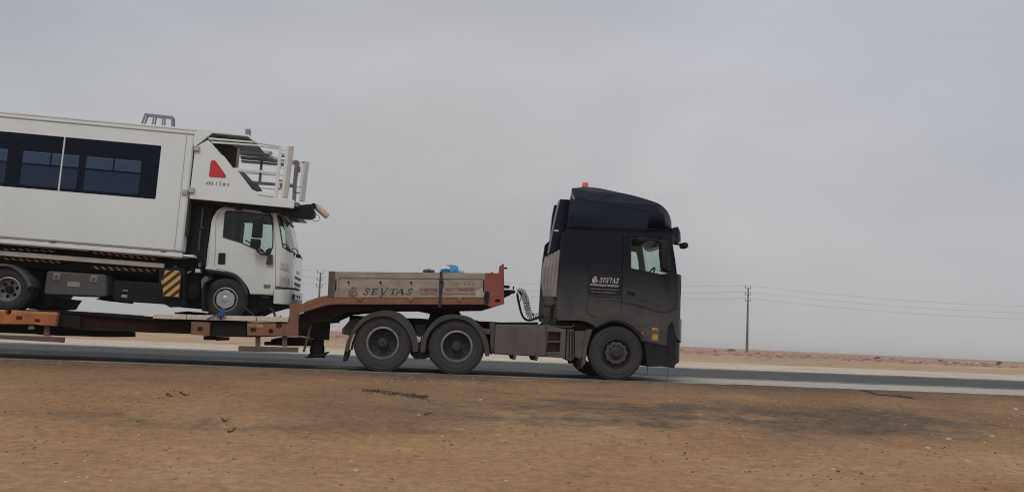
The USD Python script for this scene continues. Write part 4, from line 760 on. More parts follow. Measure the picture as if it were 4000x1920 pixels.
# hoses from headboard to cab
def pts3(crop, y, *pts): q = lx_(crop, *pts, y=y); return np.column_stack([q[:, 0], np.full(len(q), y), q[:, 1]])
part(trailer, 'air_hose', tube(curve(pts3('e', .7, (335, 590), (350, 700), (385, 860), (420, 980), (500, 1080), (610, 1085), (700, 1045), (800, 1010)), 30), .022, 8), cable_m)
part(trailer, 'air_hose', tube(curve(pts3('e', .62, (335, 560), (395, 600), (405, 680), (380, 735), (345, 690)), 16), .010, 6), cable_m)
path = curve(pts3('e', .6, (330, 530), (420, 560), (470, 650), (510, 800), (545, 940), (600, 1020), (700, 1020), (800, 990)), 400); tt = np.linspace(0, 1, 400)
dirp = np.gradient(path, axis=0); dirp /= np.linalg.norm(dirp, axis=1, keepdims=True); side = np.cross(dirp, [0, 1.0, 0]); rad = .012 + .050 * np.clip(tt * 9, 0, 1); ph = tt * 2 * math.pi * 24
part(trailer, 'coiled_hose', tube(path + side * (rad * np.cos(ph))[:, None] + np.array([0, 1.0, 0]) * (rad * np.sin(ph))[:, None], .0075, 5), cable_m)
part(trailer, 'hose_tap', prism(lx_('e', (255, 465), (278, 465), (275, 520), (252, 520), y=.4), .38, .42, .004), dark_rust)

# things that lie on the trailer
def free(name, origin, label, cat, group=None): return thing(name, Frame(origin), label, cat, group)
fr = Frame(L.o + np.array([lx_('f', (1050, 450))[0][0], 0, 0]))
stx = thing('cargo_strap', fr, 'dark webbing strap pulled down over the beige sideboard', 'strap')
q = fr.xz(K('f', (1020, 440), (1095, 440), (1100, 700), (1145, 800), (1085, 1030), (985, 1030), (1000, 760)), 0)
q2 = fr.xz(K('E', (1240, 330), (1252, 330), (1248, 440), (1243, 520), (1218, 520), (1222, 430)), 0)
part(stx, 'webbing', [prism(q, -.035, -.027, .002), prism(fr.xz(K('E', (1224, 290), (1256, 290), (1252, 360), (1246, 430), (1243, 522), (1216, 520), (1222, 430), (1226, 360)), 0), -.028, -.018, .002), cbox(fr.xz(K('f', (1020, 440)), 0)[0][0], fr.xz(K('f', (1095, 440)), 0)[0][0], -.03, LW + .03, q[0][1] + .002, q[0][1] + .010, .002)], strap_dark)
part(stx, 'ratchet', prism(rounded(fr.xz(K('f', (1000, 640), (1110, 640), (1115, 760), (1000, 770)), 0), .006), -.06, -.03, .008), strap_dark)
tq = lx_('f', (1045, 440), (1850, 440), (1440, 190), y=.7)
cx, rx, zb, hz = (tq[0][0] + tq[1][0]) / 2, (tq[1][0] - tq[0][0]) / 2, tq[0][1], tq[2][1] - tq[0][1]
bl = Frame(L.o + np.array([cx, .75, zb - .30]))
tb = thing('tarp_bundle', bl, 'folded blue and white plastic sheet heaped inside the trailer sideboards', 'tarpaulin')
bm = trimesh.creation.icosphere(5, 1.0); v = bm.vertices.copy(); u = v.copy()
nz = meshkit.fbm(u * [2.2, 2.2, 1.4] + 4, 3, 4) - .5
v = v * (1 + .16 * nz + .018 * np.sin(13 * u[:, 0] + 6 * u[:, 1] + 4 * nz))[:, None] * [rx * .98, .38, hz * .95]; v[:, 0] -= .10 * rx * u[:, 2]
v[:, 2] = np.where(u[:, 2] < -.02, 0.0, np.maximum(v[:, 2], 0) + .30); bm.vertices = v
fc = u[bm.faces].mean(1); white = ((fc[:, 0] > .42) & (fc[:, 0] < .93)) | ((fc[:, 2] > .86) & (fc[:, 0] < .3)) | ((fc[:, 0] + .6 * fc[:, 1] < -.80) & (fc[:, 2] > .3))
part(tb, 'blue_sheet', bm, blue_tarp, smooth=60)
outer_ = trimesh.Trimesh(v + bm.vertex_normals * .010, bm.faces[white], process=False)
part(tb, 'white_sheet', outer_, white_tarp, smooth=60)
rq = lx_('f', (640, 440), y=.3)[0]
rp = thing('rope_coil', Frame(L.o + np.array([rq[0], .3, rq[1] - .04])), 'small grey rope coil lying on the sideboard rim left of the blue sheet', 'rope')
a = np.linspace(0, 2 * math.pi * 4, 120)
part(rp, 'coil', tube(np.column_stack([(.085 + .012 * np.sin(a * 2.3)) * np.cos(a), (.10 + .012 * np.cos(a * 1.7)) * np.sin(a), .03 + .04 * a / a[-1] + .012 * np.sin(3 * a)]), .017, 6), rope_m)
# timbers under the loaded truck's wheels
tm_px = [(0, 250, 'pale timber at the rear end of the row on the trailer deck'), (250, 480, 'second pale timber on the trailer deck, behind the white truck front wheel'), (480, 770, 'pale timber carrying the white truck front wheel on the trailer deck'), (770, 1008, 'pale timber against the gooseneck on the trailer deck')]
for k, (a_, b_, lab) in enumerate(tm_px):
    def edge_z(x_): return lx_('D', (x_, 902 + 24 * x_ / 1010))[0]
    p0, p1 = edge_z(a_), edge_z(b_); lo0, lo1 = lx_('D', (a_, 938 + 26 * a_ / 1010))[0], lx_('D', (b_, 938 + 26 * b_ / 1010))[0]
    n = 22; t = np.linspace(0, 1, n); top = np.column_stack([p0[0] + (p1[0] - p0[0] - .012) * t, p0[1] + (p1[1] - p0[1]) * t]); top[:, 1] += .016 * (meshkit.fbm(np.column_stack([t * 9, t * 0 + k, t * 0]), 3, k) - .5) - .010 * (np.arange(n) % 5 == 0)
    o = Frame(L.o + np.array([p0[0], 0, lo0[1]]))
    tmr = thing('deck_timber', o, lab, 'timber')
    for j, (y0, y1) in enumerate(((-.03, .24), (.26, .52))):
        q = V(top - [p0[0], lo0[1]], [(p1[0] - p0[0] - .012, lo1[1] - lo0[1]), (0, 0)])
        part(tmr, 'plank', prism(q, y0, y1, .006), timber, smooth=25)
bs = lx_('c', (560, 900), (620, 980), (560, 1080), (470, 1050), (190, 1160), (590, 1180), y=.0)
sf = Frame(L.o + np.array([bs[0][0], 0, bs[5][1]])); B0 = np.array([bs[0][0], bs[5][1]])
bst = thing('blue_ratchet_strap', sf, 'knotted blue webbing strap holding the white truck front wheel', 'strap')
def S3(y, *pts): q = lx_('c', *pts) - B0; return np.column_stack([q[:, 0], np.full(len(q), y), q[:, 1]])
def ribbon(pts, w, t, up=(0, 1, 0)):
    p = np.asarray(pts, float); d = np.gradient(p, axis=0); d /= np.linalg.norm(d, axis=1, keepdims=True); s = np.cross(d, np.array([0, 1.0, 0])); s /= np.linalg.norm(s, axis=1, keepdims=True)
    return prism(np.vstack([(p + s * w / 2)[:, [0, 2]], (p - s * w / 2)[::-1][:, [0, 2]]]), p[0, 1] - t / 2, p[0, 1] + t / 2)
part(bst, 'webbing', [ribbon(curve(S3(-.05, (575, 890), (585, 960), (560, 1020), (530, 1180)), 12), .045, .006), ribbon(curve(S3(-.06, (560, 960), (470, 1030), (330, 1090), (190, 1170)), 12), .03, .006)], blue_strap)
part(bst, 'knot', prism(rounded(S3(0, (500, 985), (610, 960), (640, 1010), (600, 1085), (520, 1095), (430, 1065))[:, [0, 2]], .012), -.09, -.04, .015), blue_strap)
tr = S3(-.02, (1010, 810), (1300, 1050)); sl = thing('lashing_strap', Frame(L.o + np.array([lx_('c', (1300, 1050))[0][0], 0, lx_('c', (1300, 1050))[0][1]])), 'thin dark lashing running from the front tyre to the deck', 'strap')
part(sl, 'webbing', tube([(tr[0][0] - tr[1][0], .12, tr[0][2] - tr[1][2]), (0, .02, 0)], .012, 6), strap_dark)
# chain between chassis and deck
cq = lx_('Q', (545, 370), (600, 420), (615, 470), (640, 520), (670, 548), y=.15); cf = Frame(L.o + np.array([cq[-1][0], .15, cq[-1][1] - .02]))
ch = thing('lashing_chain', cf, 'rusty chain lying in a heap at the front of the deck', 'chain')
cpts = curve(np.column_stack([cq[:, 0] - cq[-1][0], np.zeros(5), cq[:, 1] - cq[-1][1] + .02]), 10)
def link(c, d, flip, r=.030, w=.018, t=.0075):
    a = np.arange(14) * 2 * math.pi / 14; d = d / np.linalg.norm(d); s = np.cross(d, [0, 1.0, 0]) if flip else np.array([0, 1.0, 0])
    return tube(c + np.outer(r * 1.25 * np.cos(a), d) + np.outer(w * np.sin(a), s), t, 5, closed=True)
for k in range(9):
    part(ch, 'link', link((cpts[k] + cpts[k + 1]) / 2, cpts[k + 1] - cpts[k], k % 2), chain_m)
for k in range(14):
    d = RNG.normal(size=3); part(ch, 'link', link(np.array([-.07 + RNG.uniform(-.06, .12), RNG.uniform(-.05, .05), .02 + abs(RNG.normal()) * .05]), d, k % 2, .034, .021, .009), chain_m)

# ------------------------------------------------------------------ the white airport lift truck on the deck
I = Frame((-3.31, 17.86, 0.815), -1.6)
def ix(c, *pts, y=0.0): return I.xz(K(c, *pts), y)
lift = thing('airport_lift_truck', I, 'white airport lift truck with a box body, carried on the trailer', 'truck')
bt = ix('A', (0, 85), (1730, 245)); bz1 = bt[:, 1].mean()
bb_ = ix('C', (0, 160), (1510, 300)); bz0 = bb_[:, 1].mean()
bx1 = ix('B', (262, 310), (214, 805))[:, 0].mean() - .012; bxl = bx1 - 7.4; BW = 2.5
wt = ix('A', (0, 275), (1560, 420)); wb = ix('A', (0, 810), (1500, 930)); wz1_, wz0_ = wt[:, 1].mean(), wb[:, 1].mean(); wx1 = ix('A', (1560, 420), (1500, 930))[:, 0].mean(); wxl = bxl + 1.4
mx = ix('A', (630, 335), (560, 855))[:, 0].mean()
body = man(cbox(bxl, bx1, 0, BW, bz0, bz1, .025)) - man(cbox(bxl + .06, bx1 - .06, .06, BW - .06, bz0 + .08, bz1 - .08, .01)) - man(prism(rrect(wxl, wx1, wz0_, wz1_, .02), -.5, .5))
farw = []
def fw(*pts): q = ix('A', *pts, y=BW); return q[:, 0].min(), q[:, 0].max(), q[:, 1].min(), q[:, 1].max()
w1 = fw((220, 480), (790, 480)); w2 = fw((828, 560), (1385, 560))
fz1_, fzm, fz0_ = ix('A', (230, 470), y=BW)[0][1], ix('A', (230, 590), y=BW)[0][1], ix('A', (230, 800), y=BW)[0][1]
wins = [(w1[0], w1[1]), (w2[0], w2[1]), (w1[0] - 1.7, w1[0] - .25)]
for a_, b_ in wins: body = body - man(cbox(a_, b_, BW - .5, BW + .5, fz0_, fz1_, .01))
fdoor = (.35, 2.15); body = body - man(cbox(bx1 - .5, bx1 + .5, *fdoor, bz0 + .35, bz1 - .25, .01))
boxb = part(lift, 'box_body', tri(body), white_p)
part(lift, 'box_lining', tri(man(cbox(bxl + .065, bx1 - .065, .062, BW - .062, bz0 + .085, bz1 - .085, .01)) - man(cbox(bxl + .09, bx1 - .09, .085, BW - .085, bz0 + .11, bz1 - .11, .01)) - man(prism(rrect(wxl - .01, wx1 + .01, wz0_ - .01, wz1_ + .01, .02), -.5, .5)) - sum((man(cbox(a_, b_, BW - .5, BW + .5, fz0_, fz1_, .01)) for a_, b_ in wins[1:]), man(cbox(*wins[0], BW - .5, BW + .5, fz0_, fz1_, .01)))), bus_inside)
win = part(lift, 'window', cbox(mx + .012, wx1 - .004, .012, .022, wz0_ + .004, wz1_ - .004, .002), tint_near)
win = part(lift, 'window', cbox(wxl + .004, mx - .012, .012, .022, wz0_ + .004, wz1_ - .004, .002), tint_near)
part(lift, 'window_mullion', cbox(mx - .012, mx + .012, -.004, .03, wz0_, wz1_, .003), white_m)
for a_, b_ in wins:
    fw_ = part(lift, 'far_window', cbox(a_, b_, BW - .03, BW - .02, fz0_, fzm - .02, .002), tint_far_dark)
    md = (a_ + b_) / 2
    part(fw_, 'vent_pane', [cbox(a_ + .02, md - .012, BW - .045, BW - .035, fzm + .015, fz1_ - .012, .002), cbox(md + .012, b_ - .02, BW - .045, BW - .035, fzm + .015, fz1_ - .012, .002)], tint_far)
    part(fw_, 'window_bar', [cbox(a_, b_, BW - .05, BW - .015, fzm - .022, fzm + .016, .003), cbox(md - .013, md + .013, BW - .05, BW - .015, fzm, fz1_, .003), cbox(a_ - .0, a_ + .022, BW - .05, BW - .015, fz0_, fz1_, .003), cbox(b_ - .022, b_, BW - .05, BW - .015, fz0_, fz1_, .003)], bus_inside)
part(lift, 'roof_rail', cbox(bxl, bx1, -.012, .05, bz1 - .105, bz1 - .085, .004), mid_grey)
part(lift, 'roof_edge', cbox(bxl, bx1 + .03, -.010, .06, bz1 - .03, bz1 + .012, .006), white_p)
part(lift, 'skirt_rail', [cbox(bxl, bx1 + .02, -.014, .05, bz0 - .105, bz0 - .035, .008)], white_m)
part(lift, 'skirt_gap', cbox(bxl, bx1, -.006, .03, bz0 - .036, bz0 - .012, .003), mid_grey)
part(lift, 'corner_trim', cbox(bx1 - .14, bx1 - .128, -.004, .01, bz0 + .01, bz1 - .1, .002), mid_grey)
for c_, p_ in (('C', (460, 208)), ('C', (1435, 290))):
    q = ix(c_, p_)[0]; part(lift, 'marker_lamp', cbox(q[0] - .05, q[0] + .05, -.03, .0, q[1] - .015, q[1] + .015, .006), grey_steel)
for c_, p_ in (('B', (295, 322)), ('B', (245, 722)), ('B', (178, 742))):
    q = ix(c_, p_)[0]; part(lift, 'panel_latch', cbox(q[0] - .05, q[0] + .05, -.035, .02, q[1] - .05, q[1] + .05, .012), M('latch_grey', (.40, .40, .38), (.34, .34, .32), rough=.5))
# roof hatch frame
hq = ix('A', (1405, 112), (1660, 140), (1672, 228), (1356, 196), y=.7); hz0 = bz1 + .02
hf = []
for y in (.7, .86):
    P_ = [(q[0], y, q[1]) for q in hq]; P_[2] = (P_[2][0], y, hz0); P_[3] = (P_[3][0], y, hz0)
    hf += [tube([P_[0], P_[1]], .020, 6), tube([P_[1], P_[2]], .020, 6), tube([P_[3], P_[0]], .020, 6), tube([P_[2], P_[3]], .018, 6)]
    for t in (.33, .66):
        a_ = np.array(P_[0]) * (1 - t) + np.array(P_[1]) * t; b_ = np.array(P_[3]) * (1 - t - .02) + np.array(P_[2]) * (t + .02); hf.append(tube([a_, b_], .016, 6))
hf += [tube([(q[0], .7, max(q[1], hz0)), (q[0], .86, max(q[1], hz0))], .018, 6) for q in hq[:2]]
part(lift, 'roof_hatch_frame', hf, hatch_grey)
# platform in front of the box: side panel, canopy, railings
pan = ix('B', (276, 305), (400, 238), (428, 262), (640, 505), (672, 516), (826, 716), (880, 737), (1050, 748), (1052, 790), (1195, 797), (1236, 822), (1229, 896), (218, 802))
slot = groove(ix('B', (880, 770), (1028, 790)), .022)
sp_ = part(lift, 'platform_side', tri(minus(prism(pan, .01, .06, .008), prism(slot, -.1, .035))), white_p)
part(lift, 'platform_side', prism(pan, BW - .06, BW - .01, .008), white_p)
part(sp_, 'logo', prism(rounded(ix('B', (428, 436), (470, 434), (594, 606), (408, 594)), .035), .004, .02), logo_red)
t0, t1, t2 = ix('B', (378, 664), (605, 682), (384, 640)); ux = t1 - t0; ul = np.linalg.norm(ux); uzv = (t2 - t0) * 1.55
part(sp_, 'letter', lettering('miles', t0, ux / ul, uzv, np.array([0, .37, .53, .69, .88]) * ul, np.array([.32, .14, .14, .16, .13]) * ul, .05, .004, .02), logo_purple)
cz = ix('B', (600, 160))[0][1]
can = ix('B', (262, 128), (800, 188), (858, 250), (838, 252), (786, 206), (444, 172), (276, 300), (262, 300))
part(lift, 'canopy', prism(can, .0, .05, .006), white_p); part(lift, 'canopy', prism(can, 1.68, 1.73, .006), white_p)
part(lift, 'canopy_roof', prism(ix('B', (262, 132), (800, 190), (858, 252), (846, 253), (790, 204), (262, 150)), .05, 1.68), M('canopy_grey', (.40, .385, .37), (.34, .33, .32), rough=.7))
part(lift, 'canopy_shade_sheet', prism(ix('B', (440, 178), (780, 208), (830, 246), (405, 218)), .30, .34), M('canopy_shade_grey', (.10, .10, .095), rough=.8))  # dark sheet that paints the shade of the opening under the canopy
sq = ix('B', (788, 165), y=.3)[0]; part(lift, 'roof_sensor', cbox(sq[0] - .045, sq[0] + .045, .25, .38, sq[1] - .06, sq[1] + .06, .012), hatch_grey)
def bar(crop, y, pts, r, mat=white_m, name='rail'):
    q = ix(crop, *pts, y=y); return part(lift, name, tube(np.column_stack([q[:, 0], np.full(len(q), y), q[:, 1]]), r, 8), mat)
def slab(crop, y0, y1, pts, mat, name, b=.006): return part(lift, name, prism(ix(crop, *pts, y=y0), y0, y1, b), mat)
slab('B', .02, .07, ((408, 214), (860, 252), (1100, 294), (1100, 308), (860, 268), (405, 234)), white_m, 'rail')
slab('B', .03, .08, ((428, 248), (860, 280), (1092, 312), (1092, 326), (860, 296), (440, 268)), white_m, 'rail')
bar('B', .05, ((698, 322), (682, 502)), .026, grey_steel, 'rail_post')
slab('B', .02, .06, ((645, 508), (1064, 542), (1064, 566), (672, 534)), white_m, 'rail')
slab('B', .02, .07, ((1088, 300), (1118, 300), (1072, 790), (1040, 788)), white_m, 'rail_post')
slab('B', .02, .12, ((1148, 300), (1186, 298), (1140, 790), (1110, 786)), white_m, 'rail_post')
slab('B', .0, .10, ((1188, 296), (1228, 298), (1168, 792), (1132, 788)), pink_grey, 'gate_post')
for y_, w_ in ((322, 14), (372, 10), (440, 16), (500, 10), (565, 16), (640, 14), (700, 10), (745, 12)): slab('B', .04, .07, ((1098, y_), (1172, y_ + 6), (1170, y_ + 6 + w_), (1098, y_ + w_)), white_m, 'gate_rung')
for p_ in (((1110, 365), (1140, 370), (1138, 405), (1105, 400)), ((1085, 620), (1125, 622), (1110, 640), (1080, 632)), ((1090, 655), (1120, 658), (1110, 715), (1070, 720), (1072, 705), (1095, 700)), ((1065, 735), (1080, 740), (1072, 760), (1062, 755))): slab('B', .05, .09, p_, grey_steel, 'gate_latch', .003)
YF = BW - .12
slab('B', YF, YF + .05, ((700, 358), (1092, 400), (1092, 424), (700, 384)), white_m, 'far_rail')
slab('B', YF - .1, YF, ((706, 392), (1150, 428), (1150, 458), (720, 420)), grey_steel, 'far_rail')
slab('B', YF, YF + .03, ((720, 446), (1150, 482), (1150, 494), (720, 458)), white_m, 'far_rail')
slab('B', YF, YF + .04, ((720, 432), (1150, 468), (1150, 484), (720, 448)), hatch_grey, 'far_rail')
slab('B', YF - .3, YF, ((690, 318), (1010, 345), (980, 372), (690, 352)), pink_grey, 'far_canopy_edge')
slab('B', YF, YF + .04, ((908, 430), (932, 432), (914, 640), (888, 638)), grey_steel, 'far_rail_post')
slab('B', YF, YF + .03, ((760, 548), (1060, 572), (1060, 584), (772, 560)), white_m, 'far_rail'); slab('B', YF, YF + .03, ((860, 690), (1046, 706), (1046, 718), (872, 702)), white_m, 'far_rail')
slab('B', YF, YF + .05, ((790, 628), (1052, 652), (1050, 678), (800, 664)), grey_steel, 'far_rail')
slab('B', YF - .2, YF, ((660, 540), (748, 545), (836, 640), (880, 665), (915, 722), (832, 718)), M('stair_grey', (.12, .12, .118), (.09, .09, .088), rough=.7), 'stair_plate')
slab('B', 1.5, 1.6, ((1232, 432), (1272, 436), (1284, 460), (1256, 640), (1246, 830), (1212, 822), (1222, 640), (1236, 470)), grey_steel, 'gate_hinge_post')
slab('B', 1.5, 1.62, ((1195, 432), (1240, 438), (1240, 470), (1190, 465)), hatch_grey, 'gate_arm'); slab('B', 1.5, 1.62, ((1266, 490), (1292, 495), (1288, 540), (1262, 545)), grey_steel, 'gate_arm')
slab('B', 1.5, 1.6, ((1190, 658), (1226, 662), (1222, 692), (1188, 690)), grey_steel, 'gate_arm'); slab('B', 1.5, 1.55, ((1236, 736), (1290, 745), (1290, 752), (1236, 756)), hatch_grey, 'gate_arm')
slab('B', YF, YF + .1, ((1342, 446), (1376, 450), (1330, 832), (1298, 826)), pink_grey, 'far_gate_post')
slab('B', YF, YF + .1, ((1308, 444), (1342, 446), (1298, 826), (1278, 822)), white_m, 'far_gate_post')
slab('B', YF, YF + .05, ((1280, 444), (1345, 446), (1345, 462), (1280, 462)), white_m, 'far_rail'); slab('B', YF, YF + .05, ((1236, 682), (1310, 686), (1310, 696), (1236, 694)), white_m, 'far_rail')
part(lift, 'platform_floor', prism(ix('B', (218, 770), (1195, 868), (1228, 895), (218, 800)), .06, BW - .06), white_m)
part(lift, 'platform_beam', prism(ix('B', (214, 808), (520, 835), (1226, 902), (1244, 868), (1395, 858), (1432, 930), (1422, 972), (1375, 992), (1180, 968), (1040, 932), (520, 868), (212, 840), y=.15), .12, .5, .015), blue_black)
part(lift, 'platform_underside', prism(ix('B', (214, 808), (520, 835), (1180, 890), (1180, 930), (1040, 915), (520, 860), (212, 838), y=.5), .5, 2.3, .01), blue_black)
part(lift, 'recess_shade_panel', prism(ix('B', (440, 262), (600, 280), (692, 315), (690, 502), (640, 503), (560, 400), y=.5), .5, .56, .01), M('recess_shade_grey', (.040, .036, .036), (.065, .055, .054), scale=5, rough=.9))  # added dark panel standing in for the shaded recess, closing off the sky
part(lift, 'beam_end', prism(ix('B', (1232, 838), (1276, 840), (1272, 884), (1230, 880), y=.05), .05, .3, .006), grey_steel)
rq_ = ix('B', (1448, 878), (1560, 980), y=.4)
part(lift, 'bumper_roll', tube([(rq_[0][0] - .02, .42, rq_[0][1] + .01), (rq_[0][0] + .04, .42, rq_[0][1] - .03), (rq_[1][0] - .02, .36, rq_[1][1] + .015), (rq_[1][0], .36, rq_[1][1])], [.058, .066, .060, .05], 16), roll_beige)
part(lift, 'roll_end', trimesh.creation.cylinder(.05, sections=18, segment=[(rq_[0][0] - .05, .34, rq_[0][1] + .0), (rq_[0][0] - .05, .42, rq_[0][1])]), black_plastic)
wc = ix('B', (1442, 990), y=.4)[0]; a = np.arange(24) * 2 * math.pi / 24
part(lift, 'wire_loop', tube(np.column_stack([wc[0] + .075 * np.cos(a), np.full(24, .4), wc[1] + .065 * np.sin(a)]), .006, 5, closed=True), grey_steel)
# dark front wall with its door
fd = part(lift, 'front_door', cbox(bx1 - .05, bx1 - .02, fdoor[0] + .01, fdoor[1] - .01, bz0 + .36, bz1 - .26, .005), M('front_door_dark', (.035, .035, .037), (.05, .046, .046), rough=.4))
part(fd, 'door_frame', [cbox(bx1 - .03, bx1 + .02, y0, y0 + .05, bz0 + .36, bz1 - .26, .006) for y0 in (fdoor[0], 1.22, fdoor[1] - .05)], grey_steel)
part(lift, 'stair_well', [cbox(bx1, bx1 + .03, .06, .34, bz0 + .3, bz1 - .1, .004), cbox(bx1, bx1 + .03, 2.16, BW - .06, bz0 + .3, bz1 - .1, .004)], charcoal)
# lift machinery between box and cab
cabx0 = ix('D', (385, 555), y=.22)[0][0]
part(lift, 'lift_mast', [cbox(bx1 + .04, cabx0 + .14, .35, 2.2, bz0 - .10, ix('D', (300, 62), y=.35)[0][1], .02), prism(ix('D', (262, 55), (455, 85), (430, 160), (392, 470), (390, 560), (340, 520), (225, 450), (245, 250), y=.3), .28, .36, .005)], blue_black)
part(lift, 'mast_pipe', [tube([(ix('D', (366, 120), y=.2)[0][0], .2, ix('D', (366, 120), y=.2)[0][1]), (ix('D', (352, 265), y=.2)[0][0], .2, ix('D', (352, 265), y=.2)[0][1])], .016, 6), tube([(ix('D', (348, 280), y=.2)[0][0], .2, ix('D', (348, 280), y=.2)[0][1]), (ix('D', (334, 430), y=.2)[0][0], .2, ix('D', (334, 430), y=.2)[0][1])], .016, 6), tube([(ix('D', (352, 262), y=.2)[0][0], .2, ix('D', (352, 262), y=.2)[0][1]), (ix('D', (374, 266), y=.2)[0][0], .2, ix('D', (374, 266), y=.2)[0][1])], .014, 6)], charcoal)
slab('D', .02, .3, ((130, 455), (200, 460), (298, 466), (300, 484), (136, 468)), white_m, 'hinge_beam')
# chassis, subframe and scissor arms
cz1 = ix('C', (700, 260))[0][1]; cbot = ix('C', (1420, 750), y=.3)[0][1]
for y0 in (.72, 1.7): part(lift, 'frame_rail', cbox(bxl + .3, ix('D', (880, 760), y=.7)[0][0], y0, y0 + .08, ix('C', (700, 560))[0][1], ix('C', (700, 440))[0][1], .01), chassis)
part(lift, 'subframe', cbox(bxl + .4, ix('C', (1440, 600))[0][0], .45, 2.05, ix('C', (700, 470))[0][1], bz0 - .1, .02), blue_black)
wbm = ix('C', (0, 288), (1430, 395), (1432, 437), (0, 332)); wz_ = wbm[:, 1]
part(lift, 'white_guard_beam', cbox(bxl + .3, wbm[1][0], .10, .16, (wz_[2] + wz_[3]) / 2, (wz_[0] + wz_[1]) / 2, .01), M('dusty_white_beam', (.40, .385, .35), (.33, .31, .28), rough=.7))
def arm(pts, y0, y1):
    q = ix('C', *pts, y=y0); ar = part(lift, 'scissor_arm', prism(q, y0, y1, .004), blue_black)
    d = q[1] - q[0]; Ld = np.linalg.norm(d); e = d / Ld; h = q[3] - q[0]; pg = Polygon(q).buffer(-.006)
    st = []
    for k in range(int(Ld / .13)):
        o = q[0] + e * (.04 + k * .13) ; s = Polygon([o, o + e * .055, o + e * .055 + h + e * .07, o + h + e * .07]).intersection(pg)
        if s.geom_type == 'Polygon' and s.area > 1e-4: st.append(prism(ring2(s), y0 - .004, y0 + .002))
    part(ar, 'warning_stripe', st, arm_yellow)
arm(((0, 262), (500, 282), (500, 305), (0, 285)), .30, .36); arm(((780, 285), (1400, 352), (1400, 385), (780, 312)), .30, .36)
arm(((0, 342), (540, 378), (530, 408), (0, 365)), .22, .28); arm(((790, 418), (1390, 448), (1340, 495), (790, 448)), .22, .28)
part(lift, 'hydraulic_tank', prism(rounded(ix('C', (392, 460), (918, 495), (925, 692), (362, 668)), .06), .10, .75, .03), charcoal)
for p_, s_ in (((480, 512), .062), ((808, 535), .062)):
    q = ix('C', p_)[0]; bd = part(lift, 'tank_badge', cbox(q[0] - s_, q[0] + s_, .085, .12, q[1] - s_, q[1] + s_, .01), M('badge_grey', (.20, .20, .195), (.14, .14, .135), scale=30, rough=.5)); part(bd, 'badge_boss', lathe([(.001, .072), (.03, .075), (.034, .09), (.001, .1)], q[0], q[1], 16), charcoal)
q = ix('C', (630, 582))[0]; part(lift, 'tank_plate', cbox(q[0] - .11, q[0] + .11, .092, .11, q[1] - .045, q[1] + .045, .006), M('plate_grey', (.24, .24, .235), (.16, .16, .155), scale=30, rough=.5))
tbx = part(lift, 'battery_box', prism(rounded(ix('C', (985, 545), (1425, 572), (1412, 752), (972, 722)), .02), .12, .7, .015), blue_black)
for a_, b_ in (((1060, 628), (1106, 642)), ((1050, 670), (1100, 700))):
    q = ix('C', a_, b_); part(tbx, 'label', cbox(q[0][0], q[1][0], .112, .125, q[1][1], q[0][1], .003), M('label_grey', (.26, .26, .255), (.20, .20, .2), scale=40, rough=.6))
hzp = ix('D', (82, 576), (188, 578), (208, 600), (192, 782), (65, 775), (68, 640))
hz_ = part(lift, 'hazard_plate', prism(hzp, -.01, .02, .004), hazard_dark)
pg = Polygon(hzp).buffer(-.012)
for k in range(-3, 6):
    a0 = ix('D', (60, 660 + 62 * k), (215, 540 + 62 * k), (215, 572 + 62 * k), (60, 692 + 62 * k)); s = Polygon(a0).intersection(pg)
    if s.geom_type == 'Polygon' and s.area > .0008: part(hz_, 'stripe', prism(ring2(s), -.014, .0), hazard_yellow)
part(lift, 'side_hook', prism(ix('D', (58, 655), (80, 652), (80, 662), (70, 668), (80, 672), (72, 684), (58, 680)), -.01, .02, .003), hazard_yellow)
part(lift, 'outrigger_leg', prism(ix('D', (40, 560), (230, 560), (235, 800), (260, 845), (130, 850), (40, 820), y=.1), .08, .5, .02), blue_black)
q = ix('D', (285, 745), y=.3)[0]; part(lift, 'air_drum', lathe([(.001, .22), (.10, .225), (.15, .25), (.16, .8), (.001, .8)], q[0], q[1], 28), chassis)
slab('Z', .3, .5, ((430, 330), (540, 288), (540, 310), (440, 365), (428, 362)), white_m, 'hose_tag', .003); slab('Z', .2, .4, ((625, 262), (660, 248), (722, 262), (718, 325), (630, 330)), white_m, 'expansion_tank')
slab('Z', .2, .35, ((690, 140), (735, 135), (730, 180), (738, 215), (692, 218)), grey_steel, 'tank_cap'); slab('Z', .3, .4, ((180, 205), (225, 178), (270, 185), (265, 225), (195, 238)), grey_steel, 'shackle'); slab('Z', .3, .4, ((310, 165), (360, 180), (430, 190), (428, 208), (320, 200)), charcoal, 'lever')
part(lift, 'machinery', prism(ix('Z', (20, 60), (850, 30), (850, 180), (800, 260), (720, 420), (720, 1000), (580, 1045), (430, 1020), (60, 995), (40, 930), (350, 900), (330, 300), (40, 260), y=.4), .4, 1.9, .02), blue_black)
q = ix('Z', (130, 970), y=.3)[0]; part(lift, 'red_valve', lathe([(.001, .28), (.05, .29), (.055, .4), (.001, .4)], q[0], q[1], 14), M('dull_red', (.12, .02, .03), rough=.6))
part(lift, 'mudguard_lamp', prism(rounded(ix('Z', (735, 480), (800, 405), (850, 400), (885, 440), (860, 495), (800, 520), (770, 640), (735, 620)), .012), .05, .2, .012), M('guard_grey', (.10, .10, .10), (.075, .075, .075), rough=.6))
part(lift, 'rear_mudflap', prism(ix('Z', (735, 640), (790, 560), (800, 900), (785, 1100), (745, 1100), (740, 880)), .06, .4, .01), black_plastic)
part(lift, 'far_wheel', [m for y0 in (1.75, 2.05) for x_ in ((ix('C', (70, 625))[0]),) for m in tyre_mesh(x_[0], .40, .40, y0, y0 + .24, .21)], tyre_white_truck)
